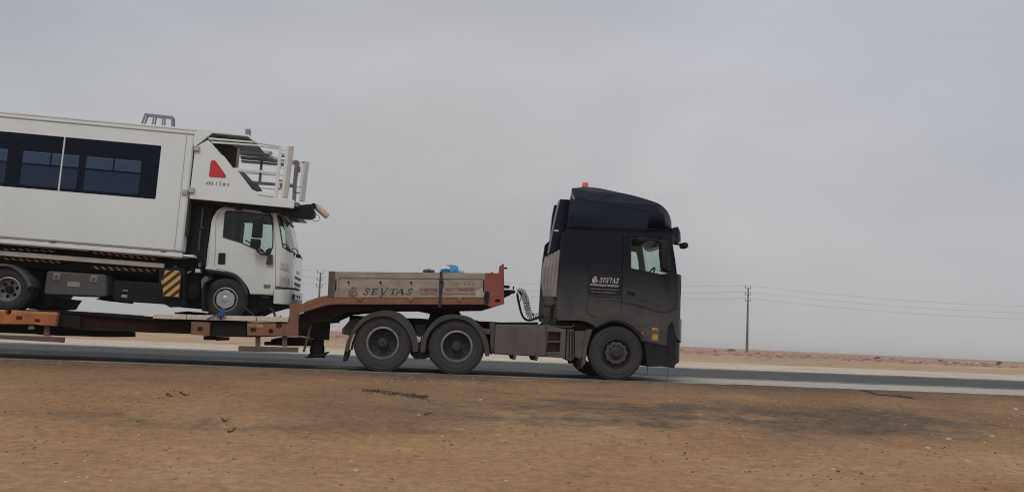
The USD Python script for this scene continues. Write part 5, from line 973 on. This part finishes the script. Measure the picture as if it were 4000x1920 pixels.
# wheels of the lift truck
fwq, rwq = ix('c', (622, 672), y=.25)[0], ix('C', (72, 628), y=.1)[0]
fw_z = .395; fwx, rwx = fwq[0], rwq[0]
WZ = fwq[1]; RZ = rwq[1]
R_W = .395
wl_ = part(lift, 'front_wheel', tyre_mesh(fwx, WZ, R_W, .24, .46, .215), tyre_white_truck)
part(wl_, 'rim', lathe([(.224, .252), (.205, .240), (.190, .26), (.17, .30), (.02, .31), (.02, .4), (.21, .4)], fwx, WZ), M('dark_steel_rim', (.045, .047, .05), (.06, .062, .065), rough=.5, metal=.3))
part(wl_, 'rim_lip', lathe([(.226, .243), (.203, .236), (.198, .25), (.226, .258)], fwx, WZ), rear_rim_m)
a = np.arange(60) * 2 * math.pi / 60; rr = .172 - .012 * (np.cos(6 * a + .4) > .75)
part(wl_, 'wheel_cover', [prism(np.column_stack([fwx + rr * np.cos(a), WZ + rr * np.sin(a)]), .235, .29, .012), lathe([(.001, .222), (.05, .224), (.07, .236), (.001, .24)], fwx, WZ, 28)], hub_silver)
part(lift, 'front_wheel', tyre_mesh(fwx, WZ, R_W, 1.98, 2.20, .2), tyre_white_truck)
part(lift, 'front_axle', lathe([(.001, .4), (.06, .4), (.06, 2.0), (.001, 2.0)], fwx, WZ, 14), chassis)
wl_ = part(lift, 'rear_wheel', tyre_mesh(rwx, RZ, R_W, .06, .27, .22), tyre_white_truck)
rimq = tri(minus(lathe([(.228, .075), (.205, .062), (.19, .09), (.17, .17), (.02, .185), (.02, .24), (.2, .24), (.228, .1)], rwx, RZ), *[lathe([(.001, .0), (.032, .0), (.032, .3), (.001, .3)], rwx + .125 * math.cos(t), RZ + .125 * math.sin(t), 14) for t in np.arange(6) * math.pi / 3 + .3]))
part(wl_, 'rim', rimq, rear_rim_m); part(wl_, 'hub', lathe([(.001, .085), (.055, .09), (.065, .11), (.07, .2), (.001, .2)], rwx, RZ, 24), chassis)
part(lift, 'rear_wheel', tyre_mesh(rwx, RZ, R_W, .30, .51, .2), tyre_white_truck)
part(lift, 'far_mudguard', prism(V(ix('C', (380, 800), (420, 690), y=2.2), curve(ix('C', (600, 690), (592, 725), (562, 765), (490, 799), y=2.2), 10)), 1.9, 2.3), chassis)
part(lift, 'rim_back', lathe([(.001, .25), (.21, .25), (.21, .28), (.001, .28)], rwx, RZ, 24), chassis)
part(lift, 'rear_axle', lathe([(.001, .4), (.07, .4), (.07, 2.1), (.001, 2.1)], rwx, RZ, 14), chassis)
mo = curve(ix('C', (-60, 400), (0, 402), (60, 405), (140, 435), (210, 490), (258, 545), (268, 605)), 24); mi_ = curve(ix('C', (-60, 428), (0, 425), (60, 428), (125, 452), (180, 500), (220, 555), (230, 612)), 24)
part(lift, 'mudguard', [prism(V(mo, mi_[::-1]), .02, .06, .008), prism(V(mo, (mo * .6 + mi_ * .4)[::-1]), .06, .55)], M('mudguard_grey', (.07, .072, .074), (.05, .05, .052), rough=.6))
part(lift, 'undertray', prism(ix('C', (270, 470), (380, 470), (365, 690), (480, 700), (420, 790), (250, 800), (300, 640), y=.5), .5, 2.0), chassis)
part(lift, 'chassis_bracket', prism(ix('C', (925, 680), (990, 690), (980, 735), (900, 725), (840, 712), y=.4), .4, 1.8, .01), chassis)

# cab of the lift truck
CY0, CY1 = .22, 2.22
cs_rear = ix('D', (385, 556), (398, 420), (412, 330), (428, 215), (440, 180), (468, 136), (500, 112), (520, 103), y=CY0)
cs_top = ix('D', (640, 110), (800, 128), (880, 150), y=CY0)
cs_front = ix('D', (985, 168), (1005, 195), (1032, 300), (1058, 425), (1086, 470), (1086, 600), (1078, 728), y=1.55)
cs_top = cs_top.copy()
cs_bot = ix('D', (890, 716), (888, 762), (712, 756), (688, 692), (655, 648), (620, 618), (585, 600), (540, 588), (450, 582), (440, 560), y=CY0)
cs_bot[0] = (cs_bot[1][0] + .02, cs_front[-1][1] - .005)
cside = V(cs_rear, cs_top, cs_front, cs_bot)
cside = ring2(Polygon(cside).buffer(0))
cxf, cxr = cside[:, 0].max(), cside[:, 0].min(); czl, czh = cside[:, 1].min(), cside[:, 1].max()
cpl = nose_plan(cxr - .01, cxf + .004, CY0, CY1, .30, .42, .06); cpl[:, 1] = np.where(cpl[:, 1] > 1.3, cpl[:, 1] + 0, cpl[:, 1])
cpl = np.array([(x, CY0 + (y - CY0) if y < 1.3 else y) for x, y in nose_plan(cxr - .01, cxf + .004, 0, CY1 - CY0, .30, .42, .06) + [0, CY0]])
cfv = np.array([(CY0, czl - .2), (CY1, czl - .2), (CY1, czl + .75), (CY1 - .05, czh - .12), (CY1 - .14, czh + .01), (CY0 + .14, czh + .01), (CY0 + .05, czh - .12), (CY0, czl + .75)])
co = solid(cside, cpl, cfv)
cw = ix('b', (300, 250), (345, 222), (640, 232), (1000, 280), (1200, 305), (1250, 420), (1266, 700), (1262, 940), (1210, 1085), (1100, 1060), (950, 1000), (800, 940), (600, 850), (430, 800), (262, 748), (278, 560), y=CY0)
cw = rounded(cw, .015)
ccav = solid(cside, cpl, cfv, .045)
ws = V(ix('b', (1345, 300), (1400, 540), (1462, 945), y=CY0), ix('b', (1640, 1060), y=CY0), [(cxf + .4, ix('b', (1640, 1060), y=CY0)[0][1]), (cxf + .4, ix('b', (1345, 300), y=CY0)[0][1])])
ws = V(ix('b', (1345, 300), (1400, 540), (1462, 945), (1600, 1030), y=CY0)); ws = V(ws, [(cxf + .4, ws[-1][1]), (cxf + .4, ws[0][1])])
wsm = man(prism(ws, CY0 - .2, CY1 + .2))
cwm = man(prism(cw, CY0 - .5, CY1 + .5))
arch_cut = man(prism(disc((fwx, WZ), .46, 40), CY0 - .1, CY1 + .1))
shell2 = co - ccav - cwm - wsm - arch_cut
dl = ix('D', (462, 200), (500, 130), (880, 175), (905, 420), (905, 700), (880, 756), (716, 750), (690, 690), (655, 645), (620, 615), (585, 597), (452, 560), (462, 400), y=CY0)
dl = ring2(Polygon(dl).buffer(0)); dn = man(prism(dl, CY0 - .3, CY0 + .075)); dg = man(prism(ring2(Polygon(dl).buffer(.008)), CY0 - .3, CY0 + .078))
part(lift, 'cab', tri(shell2 - dg), white_cab)
cdoor = part(lift, 'door', tri(shell2 ^ dn), white_cab)
hd = rounded(ix('b', (190, 1065), (312, 1075), (308, 1225), (165, 1225), y=CY0), .012)
hd2 = rounded(ix('D', (482, 450), (535, 452), (532, 536), (478, 534), y=CY0), .014)
part(cdoor, 'handle', prism(hd2, CY0 - .012, CY0 + .01, .006), black_plastic)
bdg = rounded(ix('c', (1550, 310), (1715, 318), (1700, 405), (1545, 395), y=CY0), .010); part(cdoor, 'badge', tri(minus(prism(bdg, CY0 - .008, CY0 + .004, .002), prism(ring2(Polygon(bdg).buffer(-.012)), CY0 - .1, CY0 - .003))), M('badge_dark', (.16, .16, .155), rough=.4))
gs2 = solid(cside, cpl, cfv, .014) - solid(cside, cpl, cfv, .019)
part(lift, 'side_window', tri(gs2 ^ man(prism(ring2(Polygon(cw).buffer(.004)), CY0 - .3, CY0 + .3))), cab_pane); part(lift, 'side_window', tri(gs2 ^ man(prism(ring2(Polygon(cw).buffer(.004)), CY1 - .3, CY1 + .3))), cab_pane)
part(lift, 'windshield', tri((solid(cside, cpl, cfv, .006) - solid(cside, cpl, cfv, .012)) ^ wsm), clear_pane)
part(lift, 'window_seal', tri(((solid(cside, cpl, cfv, -.004) - solid(cside, cpl, cfv, .02)) ^ (man(prism(ring2(Polygon(cw).buffer(.010)), CY0 - .3, CY0 + .3)) - man(prism(ring2(Polygon(cw).buffer(-.012)), CY0 - .5, CY0 + .5))))), dark_glass_trim)
part(lift, 'windshield_seal', tri((solid(cside, cpl, cfv, -.004) - solid(cside, cpl, cfv, .02)) ^ (man(prism(ring2(Polygon(ws).buffer(.009)), CY0 - .3, CY1 + .3)) - man(prism(ring2(Polygon(ws).buffer(-.012)), CY0 - .5, CY1 + .5)))), dark_glass_trim)
part(lift, 'cab_lining', tri((solid(cside, cpl, cfv, .047) - solid(cside, cpl, cfv, .065)) - man(prism(ring2(Polygon(cw).buffer(.004)), CY0 - .5, CY1 + .5)) - man(prism(ring2(Polygon(ws).buffer(.01)), CY0 - .3, CY1 + .3)) - arch_cut), interior)
sx0 = ix('b', (420, 600), y=.8)[0][0]; sz0 = ix('b', (420, 760), y=.8)[0][1]
for y0 in (.42, 1.35):
    s = part(lift, 'seat', cbox(sx0 - .10, sx0 + .08, y0, y0 + .48, sz0 - .45, sz0 + .42, .05), seat_m); part(s, 'headrest', cbox(sx0 - .08, sx0 + .06, y0 + .1, y0 + .38, sz0 + .43, sz0 + .62, .035), seat_m); part(s, 'cushion', cbox(sx0, sx0 + .5, y0, y0 + .48, sz0 - .52, sz0 - .38, .04), seat_m)
part(lift, 'bulkhead', cbox(cxr + .08, cxr + .12, CY0 + .08, CY1 - .08, czl + .2, czh - .1, .01), interior)
sw = ix('b', (900, 900), y=.75)[0]; a = np.arange(28) * 2 * math.pi / 28
part(lift, 'steering_wheel', [tube(np.column_stack([sw[0] + .17 * np.sin(a), .75 + .2 * np.cos(a), sw[1] - .02 - .085 * np.sin(a)]), .014, 6, closed=True), tube([(sw[0], .75, sw[1] - .02), (sw[0] + .12, .75, sw[1] - .28)], .02, 6)], black_plastic)
part(lift, 'dashboard', cbox(ix('b', (1150, 1000), y=.5)[0][0], cxf - .12, CY0 + .08, CY1 - .08, czl + .35, ix('b', (1150, 985), y=.6)[0][1], .05), interior)
mr = part(lift, 'door_mirror', prism(rounded(ix('b', (870, 350), (1062, 362), (1045, 740), (1030, 762), (835, 752), (850, 600), y=.0), .02), -.02, .10, .03), black_plastic)
part(mr, 'lower_mirror', prism(rounded(ix('b', (820, 775), (1015, 790), (1010, 930), (960, 985), (850, 955), (805, 930), y=.0), .02), -.02, .10, .03), black_plastic)
mpts = ix('b', (945, 960), (955, 1040), (1020, 1085), (1200, 1095), y=.1); part(mr, 'mirror_arm', tube(np.column_stack([mpts[:, 0], np.linspace(.05, CY0, 4), mpts[:, 1]]), .016, 6), black_plastic)
m2 = ix('b', (1040, 238), (1190, 262), (1262, 390), y=.16); part(mr, 'upper_arm', tube(np.column_stack([m2[:, 0], np.full(3, .17), m2[:, 1]]), .020, 6), black_plastic)
part(lift, 'hinge_cover', prism(rounded(ix('b', (1185, 1090), (1270, 1110), (1275, 1236), y=CY0).tolist() + ix('D', (884, 480), (886, 538), (836, 535), (850, 470), y=CY0).tolist(), .006), CY0 - .05, CY0 + .01, .012), M('hinge_dark', (.028, .026, .034), rough=.5))
part(lift, 'roof_vent', prism(ix('b', (515, 172), (650, 182), (645, 212), (510, 205), y=CY0 + .03), CY0 + .02, CY0 + .12, .006), black_plastic)
w_ = ix('b', (1475, 905), (1560, 945), (1625, 1005), y=.8); part(lift, 'wiper', tube(np.column_stack([w_[:, 0] + .02, (.45, .6, .8), w_[:, 1]]), .012, 6), black_plastic)
fm = ix('b', (1680, 1010), (1740, 1000), (1790, 1080), (1810, 1150), y=.9); part(lift, 'front_mirror', [tube(curve(np.column_stack([fm[:, 0], np.full(4, .7), fm[:, 1]]), 10), .010, 6), cbox(fm[3][0] - .045, fm[3][0] + .035, .62, .80, fm[3][1] - .03, fm[3][1] + .03, .012)], black_plastic)
bz = ix('b', (1680, 1105), y=.6)[0]; part(lift, 'wiper_hub', cbox(bz[0] - .04, bz[0] + .03, .5, .6, bz[1] - .03, bz[1] + .03, .01), black_plastic)
# front details wrap round the corner of the cab
def on_cab(crop, pts, mat, name, t=-.008, inner=.02, parent=None, ymax=1.0, ymin=CY0 - .3, y=CY0 + .12):
    q = ix(crop, *pts, y=y); return part(parent or lift, name, tri((solid(cside, cpl, cfv, t) - solid(cside, cpl, cfv, inner)) ^ man(prism(q, ymin, ymax))), mat)
hl1 = on_cab('W', ((100, 412), (280, 445), (280, 600), (95, 570)), clear_lens, 'headlight', ymax=.75)
on_cab('W', ((110, 240), (262, 275), (265, 430), (100, 405)), M('indicator_grey', (.36, .36, .35), (.5, .5, .49), scale=20, rough=.3), 'indicator', ymax=.7)
on_cab('W', ((90, 590), (285, 620), (270, 800), (80, 790)), M('lower_lamp_grey', (.30, .30, .295), (.42, .42, .41), scale=16, rough=.3), 'lower_lamp', ymax=.75)
on_cab('W', ((100, 405), (285, 438), (285, 452), (100, 420)), mid_grey, 'lamp_trim', t=-.012, ymax=.75)
for p_ in (((345, 545), (470, 560), (455, 612), (345, 600)), ((325, 680), (435, 690), (425, 750), (325, 740)), ((255, 785), (430, 800), (425, 885), (255, 850))):
    on_cab('W', p_, black_plastic, 'grille_slot', t=-.006, ymin=.75, ymax=1.75, y=.9)
on_cab('W', ((395, 425), (455, 435), (450, 490), (388, 480)), M('emblem_grey', (.24, .24, .235), rough=.4), 'front_emblem', ymin=1.0, ymax=1.4, y=1.0)
bpq = ix('D', (896, 722), (890, 826), (1010, 832), y=CY0); bpf = ix('D', (1088, 742), (1090, 800), y=1.5)
bps = V(bpq[:1], bpf[:1], bpf[1:], [(bpf[1][0] - .06, bpq[2][1])], bpq[1:2])
bsx = solid(bps, np.array([(x, y) for x, y in nose_plan(bps[:, 0].min() - .01, bps[:, 0].max(), 0, CY1 - CY0 + .04, .25, .40, .02) + [0, CY0 - .02]]), np.array([(0, -2), (2.5, -2), (2.5, 5), (0, 5)]))
bsx = bsx - man(cbox(bps[:, 0].min() - .1, bps[:, 0].max() - .35, CY0 + .04, CY1 - .04, bps[:, 1].min() + .03, bps[:, 1].max() - .03, .01))
bfp = part(lift, 'front_bumper', tri(bsx), white_cab)
for p_ in (((195, 935), (235, 940), (215, 1030), (180, 1025)), ((265, 945), (292, 950), (288, 985), (260, 980)), ((335, 950), (360, 955), (355, 1010), (330, 1005)), ((460, 955), (490, 962), (475, 1020), (455, 1015))):
    q = ix('W', *p_, y=.6); part(bfp, 'bumper_slot', cbox(bps[:, 0].max() - .25, bps[:, 0].max() - .0 + .004, .40 + .3 * (p_[0][0] > 250) + .25 * (p_[0][0] > 320) + .3 * (p_[0][0] > 450), .52 + .3 * (p_[0][0] > 250) + .25 * (p_[0][0] > 320) + .3 * (p_[0][0] > 450), q[:, 1].min(), q[:, 1].max(), .004), black_plastic)
fo = curve(ix('D', (385, 568), (450, 575), (545, 590), (600, 602), (640, 630), (680, 685), (705, 755), y=CY0), 24); fi_ = curve(ix('D', (400, 590), (460, 592), (540, 606), (590, 622), (625, 648), (660, 700), (688, 765), y=CY0), 24)
part(lift, 'wheel_arch', [prism(V(fo, fi_[::-1]), CY0 - .015, CY0 + .05, .008), prism(V(fi_, (fi_ + [0, -.03])[::-1]), CY0 + .03, CY0 + .5)], M('arch_dark', (.022, .021, .026), rough=.6))
part(lift, 'wheelhouse', prism(V(fi_, ix('D', (690, 800), (400, 800), y=CY0)), CY0 + .30, CY0 + .34), chassis)
part(lift, 'sill_line', [cbox(ix('D', (386, 556), y=CY0)[0][0], ix('D', (470, 565), y=CY0)[0][0], CY0 - .012, CY0 + .05, ix('D', (420, 578), y=CY0)[0][1], ix('D', (420, 556), y=CY0)[0][1], .008)], white_cab)
part(lift, 'front_chassis', [prism(ix('D', (690, 765), (890, 772), (890, 840), (1000, 838), (1000, 850), (930, 850), (800, 885), (740, 915), (640, 910), (640, 800), y=.5), .45, 1.9, .02), prism(ix('D', (740, 780), (760, 780), (755, 850), (735, 840), y=.4), .4, .44, .004)], blue_black)
part(lift, 'cab_step', prism(ix('c', (1480, 590), (1690, 600), (1690, 650), (1500, 630), y=.4), .3, .5, .006), M('step_red_grey', (.07, .045, .042), rough=.7))
tb_ = ix('Z', (215, 1130), (480, 1105), (900, 1140), (900, 1185), (500, 1180), (215, 1155), y=.6); part(lift, 'tie_rod', prism(tb_, .6, 1.4, .005), chassis)

# ------------------------------------------------------------------ power line on the far side
POLE_Y = 160.0
def far_pt(c, *pts, y=POLE_Y): return WORLD.xz(K(c, *pts), y)
pt = far_pt('g', (172, 105), (168, 345), (150, 1100))
p1x = pt[0][0]; ztop = pt[0][1]; lean = (pt[0][0] - pt[2][0]) / (pt[0][1] - pt[2][1])
pt2 = WORLD.xz([(1253, 1057), (1243, 1150)], POLE_Y)
spots = [(p1x, ztop, lean, 'tapered grey power pole standing clear of the vehicles on the right'), (pt2[0][0], pt2[0][1], lean, 'grey power pole seen between the white truck and the gooseneck sideboard')]
lv = [0.35, far_pt('g', (172, 105))[0][1] - far_pt('g', (172, 205))[0][1] + .35, far_pt('g', (172, 105))[0][1] - far_pt('g', (172, 305))[0][1] + .35]
heads = []
for k, (px, zt_, ln, lab) in enumerate(spots):
    fr = Frame((px - ln * zt_, POLE_Y, 0.0)); po = thing('power_pole', fr, lab, 'power pole')
    part(po, 'shaft', tube([(0, 0, -.3), (ln * (zt_ - .9), 0, zt_ - .9), (ln * (zt_ - .3), 0, zt_ - .3)], [.25, .12, .10], 12), pole_m)
    hh = []
    for j, dz in enumerate(lv):
        z = zt_ - dz; xk = ln * z
        arm_ = part(po, 'crossarm', tube([(xk - .52, 0, z), (xk - .3, 0, z - .06), (xk, 0, z - .06), (xk + .30, 0, z - .06), (xk + .42, 0, z)], .055, 6), pole_m)
        for s in (-.52, .42):
            im = lathe([(.001, 0), (.045, 0), (.075, .12), (.05, .2), (.075, .28), (.05, .36), (.03, .46), (.001, .46)], 0, 0, 12); im.vertices = im.vertices[:, [0, 2, 1]]; im.invert(); im.apply_translation([xk + s, 0, z]); part(arm_, 'insulator', im, insul_m if s > 0 else pole_m)
        hh.append((fr.o[0] + xk, z + .46))
    heads.append(hh)
names = ['topmost', 'middle', 'lowest']
for j in range(3):
    (xa, za), (xb, zb) = heads[1][j], heads[0][j]; span = xb - xa
    ends = [(xa - span, za - .3), (xa, za), (xb, zb), (xb + span, zb - .4)]
    pts = []
    for (x0, z0), (x1, z1) in zip(ends[:-1], ends[1:]):
        t = np.linspace(0, 1, 30); pts.append(np.column_stack([x0 + (x1 - x0) * t, np.full(30, POLE_Y), z0 + (z1 - z0) * t - 1.1 * 4 * t * (1 - t)]))
    wm = np.vstack(pts); wm = wm[np.r_[True, np.linalg.norm(np.diff(wm, axis=0), axis=1) > .01]]
    w = part(None, 'power_line', tube(wm, .013, 5), wire_m); tag(w, f'{names[j]} of the three thin grey wires strung between the power poles', 'wire', None)

# ------------------------------------------------------------------ stones, clods, brush
def rock(rx, ry, rz, seed, sub=2, rough=.35):
    m = trimesh.creation.icosphere(sub, 1.0); v = m.vertices * (1 + rough * (meshkit.fbm(m.vertices * 1.7 + seed * 3.1, 3, seed) - .5) * 2)[:, None]
    v = v * [rx, ry, rz]; v[:, 2] = np.maximum(v[:, 2], -.35 * rz); m.vertices = v; return m
def lone(name, p, mesh, mat, lab, cat, group=None):
    f = Frame((p[0], p[1], p[2])); x = thing(name, f, lab, cat, group); part(x, 'stone' if 'stone' in name else 'lump', mesh, mat, smooth=45)
def stone_at(name, c, p, w_px, mat, lab, cat, group, seed, sink=.2):
    q = verge_point(*K(c, p)[0]); r = w_px / CROP[c][2] / PHOTO_F * np.linalg.norm(q - EYE) / 2
    m = rock(r, r * .9, r * .62, seed); m.apply_translation([0, 0, r * .62 * (.35 - sink)])
    g_ = part(None, name, trimesh.Trimesh(m.vertices + q, m.faces, process=False), mat, smooth=45); tag(g_, lab, cat, group)
stone_at('pale_stone', 'M', (380, 872), 50, stone_m, 'largest pale stone on the near sand, below the gooseneck', 'stone', None, 1, .05)
PALE = [('L', 565, 683, 26), ('L', 1075, 785, 26), ('L', 505, 1150, 34), ('L', 680, 1118, 42), ('L', 855, 1140, 34), ('L', 1035, 1158, 38), ('L', 1640, 1105, 34), ('L', 2430, 832, 30), ('L', 610, 1112, 36), ('M', 865, 437, 34), ('M', 1345, 320, 44),
        ('M', 495, 608, 32), ('M', 655, 640, 30), ('M', 1045, 603, 38), ('M', 1210, 548, 32), ('M', 1965, 660, 28), ('M', 2095, 648, 28), ('M', 2255, 770, 38), ('M', 2270, 832, 28), ('M', 1540, 948, 56), ('M', 340, 795, 40), ('M', 1550, 740, 34), ('M', 1475, 590, 26),
        ('N', 2070, 540, 44), ('N', 1930, 600, 46), ('N', 2365, 520, 38), ('N', 2310, 560, 24), ('N', 1225, 645, 26), ('N', 1295, 745, 52), ('N', 1550, 787, 30), ('N', 2200, 687, 32), ('N', 690, 520, 30), ('N', 2520, 342, 40), ('N', 905, 683, 26), ('N', 1435, 737, 20), ('N', 1220, 730, 28)]
for k, (c, x, y, w) in enumerate(PALE):
    stone_at('pale_stone', c, (x, y), w * .72, stone_m, 'small pale stone scattered on the brown sand in front of the trucks', 'stone', 'small pale stones on the sand', 10 + k, .3)
DARK = [('N', 295, 650, 24), ('N', 1935, 507, 22), ('N', 1625, 627, 26), ('N', 1330, 755, 36), ('L', 1065, 683, 24), ('L', 1465, 1083, 24), ('L', 1620, 1055, 20), ('L', 1770, 1080, 30), ('L', 810, 1056, 22), ('M', 2475, 672, 22), ('N', 1485, 770, 36), ('M', 1060, 636, 40), ('M', 1120, 660, 40)]
for k, (c, x, y, w) in enumerate(DARK):
    stone_at('dark_stone', c, (x, y), w * .62, dark_stone, 'small dark stone lying on the brown sand in front of the trucks', 'stone', 'small dark stones on the sand', 60 + k, .25)
# sticks
for k, (c, a_, b_, lab) in enumerate([('L', (1285, 484), (1335, 492), 'left one of two short dark sticks lying end to end on the sand'), ('L', (1385, 476), (1465, 482), 'right one of two short dark sticks lying end to end on the sand'),
                                      ('L', (1715, 684), (1765, 682), 'dark stick on the sand, upper of a pair left of the tyre'), ('L', (1765, 765), (1825, 750), 'dark tilted stick on the sand, lower of a pair left of the tyre'), ('M', (905, 432), (975, 440), 'dark stick beside a white stone below the rear tyres')]):
    q0, q1 = verge_point(*K(c, a_)[0]), verge_point(*K(c, b_)[0]); d = q1 - q0; t = np.linspace(0, 1, 7)
    pts = q0 + np.outer(t, d); pts[:, 2] += .018 + .012 * np.sin(t * 5 + k); pts[:, 1] += .02 * np.sin(t * 7 + k)
    s = part(None, 'stick', tube(pts, np.linspace(.012, .005, 7), 6), twig_m); tag(s, lab, 'stick')
# lines of dead brush near the road edge
def brush(name, c, a_, b_, n, h, lab, sp=.11, seed=1):
    rg = np.random.default_rng(seed); q0, q1 = verge_point(*K(c, a_)[0]), verge_point(*K(c, b_)[0]); ms = []
    for k in range(n):
        t = rg.uniform() ** .9; p = q0 + (q1 - q0) * t + [0, rg.normal() * sp, 0]; p[2] = float(verge_z(p[:1], p[1:2])[0]) - .005
        e = rg.normal(size=3) * [1.6, 1, .0]; e[2] = rg.uniform(.2, 1.0); e *= h * rg.uniform(.4, 1.1) / np.linalg.norm(e); ms.append(tube([p, p + e * .55 + [0, 0, .005], p + e], [.006, .0045, .002], 3))
    s = part(None, name, ms, twig_m, smooth=False); tag(s, lab, 'brush', kind='stuff')
brush('dry_brush', 'M', (430, 240), (935, 298), 380, .045, 'low dark line of dead brush on the sand below the rear tyres', seed=3)
brush('dry_brush', 'N', (1490, 214), (1830, 268), 340, .05, 'low dark line of dead brush beside the road at right', .10, 4)
# gravel: thousands of chips on the verge, too many to count
def scatter(name, n, rmin, rmax, mat, seed, lab, where, power=2.5):
    rg = np.random.default_rng(seed); base = [rock(1, .9, .6, s + seed, 1) for s in range(5)]; vs, fs, o = [], [], 0
    x, y = where(rg, n); z = verge_z(x, y)
    r = rmin + (rmax - rmin) * rg.uniform(size=n) ** power
    for k in range(n):
        b = base[k % 5]; a = rg.uniform(0, 6.28); c_, s_ = math.cos(a), math.sin(a); v = b.vertices * r[k]
        vs.append(np.column_stack([v[:, 0] * c_ - v[:, 1] * s_ + x[k], v[:, 0] * s_ + v[:, 1] * c_ + y[k], v[:, 2] + z[k] + r[k] * .12])); fs.append(b.faces + o); o += len(v)
    s = part(None, name, trimesh.Trimesh(np.vstack(vs), np.vstack(fs), process=False), mat, smooth=False); tag(s, lab, 'gravel', kind='stuff')
def in_view(rg, n, y0=7.4, y1=17.3):
    y = y0 + (y1 - y0) * rg.uniform(size=n) ** .75; x = rg.uniform(-.62, .85, size=n) * (y + 1.5); return x, y
def clustered(rg, n):
    x, y = in_view(rg, n * 4); w = meshkit.fbm(np.column_stack([x * .7, y * .7, x * 0]), 3, 77); keep = np.argsort(-w + rg.uniform(-.12, .12, size=len(w)))[:n]; return x[keep], y[keep]
scatter('pale_gravel_chips', 800, .004, .017, chip_m, 5, 'pale gravel chips sprinkled over the brown sand', clustered)
scatter('brown_gravel_chips', 4200, .005, .018, M('brown_stone', (.26, .155, .10), (.15, .10, .072), scale=9, rough=.95), 6, 'brown gravel chips sprinkled over the sand', in_view)
scatter('dark_gravel_chips', 900, .005, .016, dark_stone, 8, 'dark gravel chips sprinkled over the sand', clustered)
# rubble heaps in the desert beyond the road
def far_ground(px, py):
    d = RIGHT * (px - PHOTO_W / 2) / PHOTO_F - UP * (py - PHOTO_H / 2) / PHOTO_F + FWD; t = (0.1 - CAM_H) / d[2]; q = EYE + d * t
    return np.array([q[0], q[1], float(desert_z(np.array([q[0]]), np.array([q[1]]))[0])])
FARP = [('O', 430, 725, 30, 22, 'dark red clod in the desert left of the lone power pole'), ('O', 580, 712, 66, 30, 'wide red mound in the desert close to the lone power pole'), ('O', 805, 740, 60, 14, 'flat dark rock in the desert right of the lone power pole'), ('O', 145, 710, 34, 12, 'flat red rock in the desert right in front of the tractor bumper'),
        ('P', 288, 788, 48, 26, 'dark brown block in the desert, left of the two darkest ones'), ('P', 1356, 836, 56, 34, 'dark brown block in the desert, right of the two darkest ones'), ('P', 850, 812, 60, 24, 'low dark heap in the desert midway between the two brown blocks')]
for k, (c, x, y, w, h, lab) in enumerate(FARP):
    q = far_ground(*K(c, (x, y + h * .5))[0]); dist = np.linalg.norm(q - EYE); s = dist / PHOTO_F / CROP[c][2]
    m = rock(w * s / 2, w * s * .45, h * s * .75, 200 + k, 3, .45); g_ = part(None, 'desert_boulder', trimesh.Trimesh(m.vertices + q, m.faces, process=False), clod_m if 'red' in lab else M('dark_clod', (.10, .056, .046), (.065, .04, .036), scale=4, rough=.95), smooth=45); tag(g_, lab, 'boulder')
def rubble(name, n, mat, seed, lab, y0, y1, rmin, rmax):
    rg = np.random.default_rng(seed); vs, fs, o = [], [], 0; base = [rock(1, .8, .55, s + seed, 1, .5) for s in range(6)]
    y = y0 + (y1 - y0) * rg.uniform(size=n); x = rg.uniform(-.75, .95, size=n) * y; w = meshkit.fbm(np.column_stack([x * .05, y * .04, x * 0]), 3, seed); keep = w + rg.uniform(-.1, .1, size=n) > .46
    for X_, Y_ in zip(x[keep], y[keep]):
        r = rmin + (rmax - rmin) * rg.uniform() ** 2.5; z = float(desert_z(np.array([X_]), np.array([Y_]))[0]); b = base[rg.integers(6)]; a = rg.uniform(0, 6.28); c_, s_ = math.cos(a), math.sin(a); v = b.vertices * r
        vs.append(np.column_stack([v[:, 0] * c_ - v[:, 1] * s_ + X_, v[:, 0] * s_ + v[:, 1] * c_ + Y_, v[:, 2] + z])); fs.append(b.faces + o); o += len(v)
    s = part(None, name, trimesh.Trimesh(np.vstack(vs), np.vstack(fs), process=False), mat, smooth=False); tag(s, lab, 'rubble', kind='stuff')
rubble('pale_rubble', 6500, M('far_pale_rubble', (.50, .37, .28), (.36, .25, .19), scale=2, rough=.95), 31, 'pale rubble strewn over the desert beyond the road', 62, 230, .07, .30)
rubble('red_rubble', 6500, M('far_red_rubble', (.34, .20, .155), (.24, .14, .115), scale=2, rough=.95), 32, 'reddish rubble strewn over the desert beyond the road', 64, 260, .08, .36)

# ------------------------------------------------------------------ thin desert haze
haze_m = usdkit.material(stage, '/World/Looks/desert_haze', {'v': ('principled_volume', {'color': (.97, .92, .87), 'density': .0004, 'anisotropy': .35})}, [], volume='v.volume')
hz = trimesh.creation.box([18400, 18400, 16.4]); hz.apply_translation([0, 0, 5.9])
tag(part(None, 'haze', hz, haze_m, smooth=False), 'thin pale dust haze hanging over the whole desert', 'haze', kind='stuff')
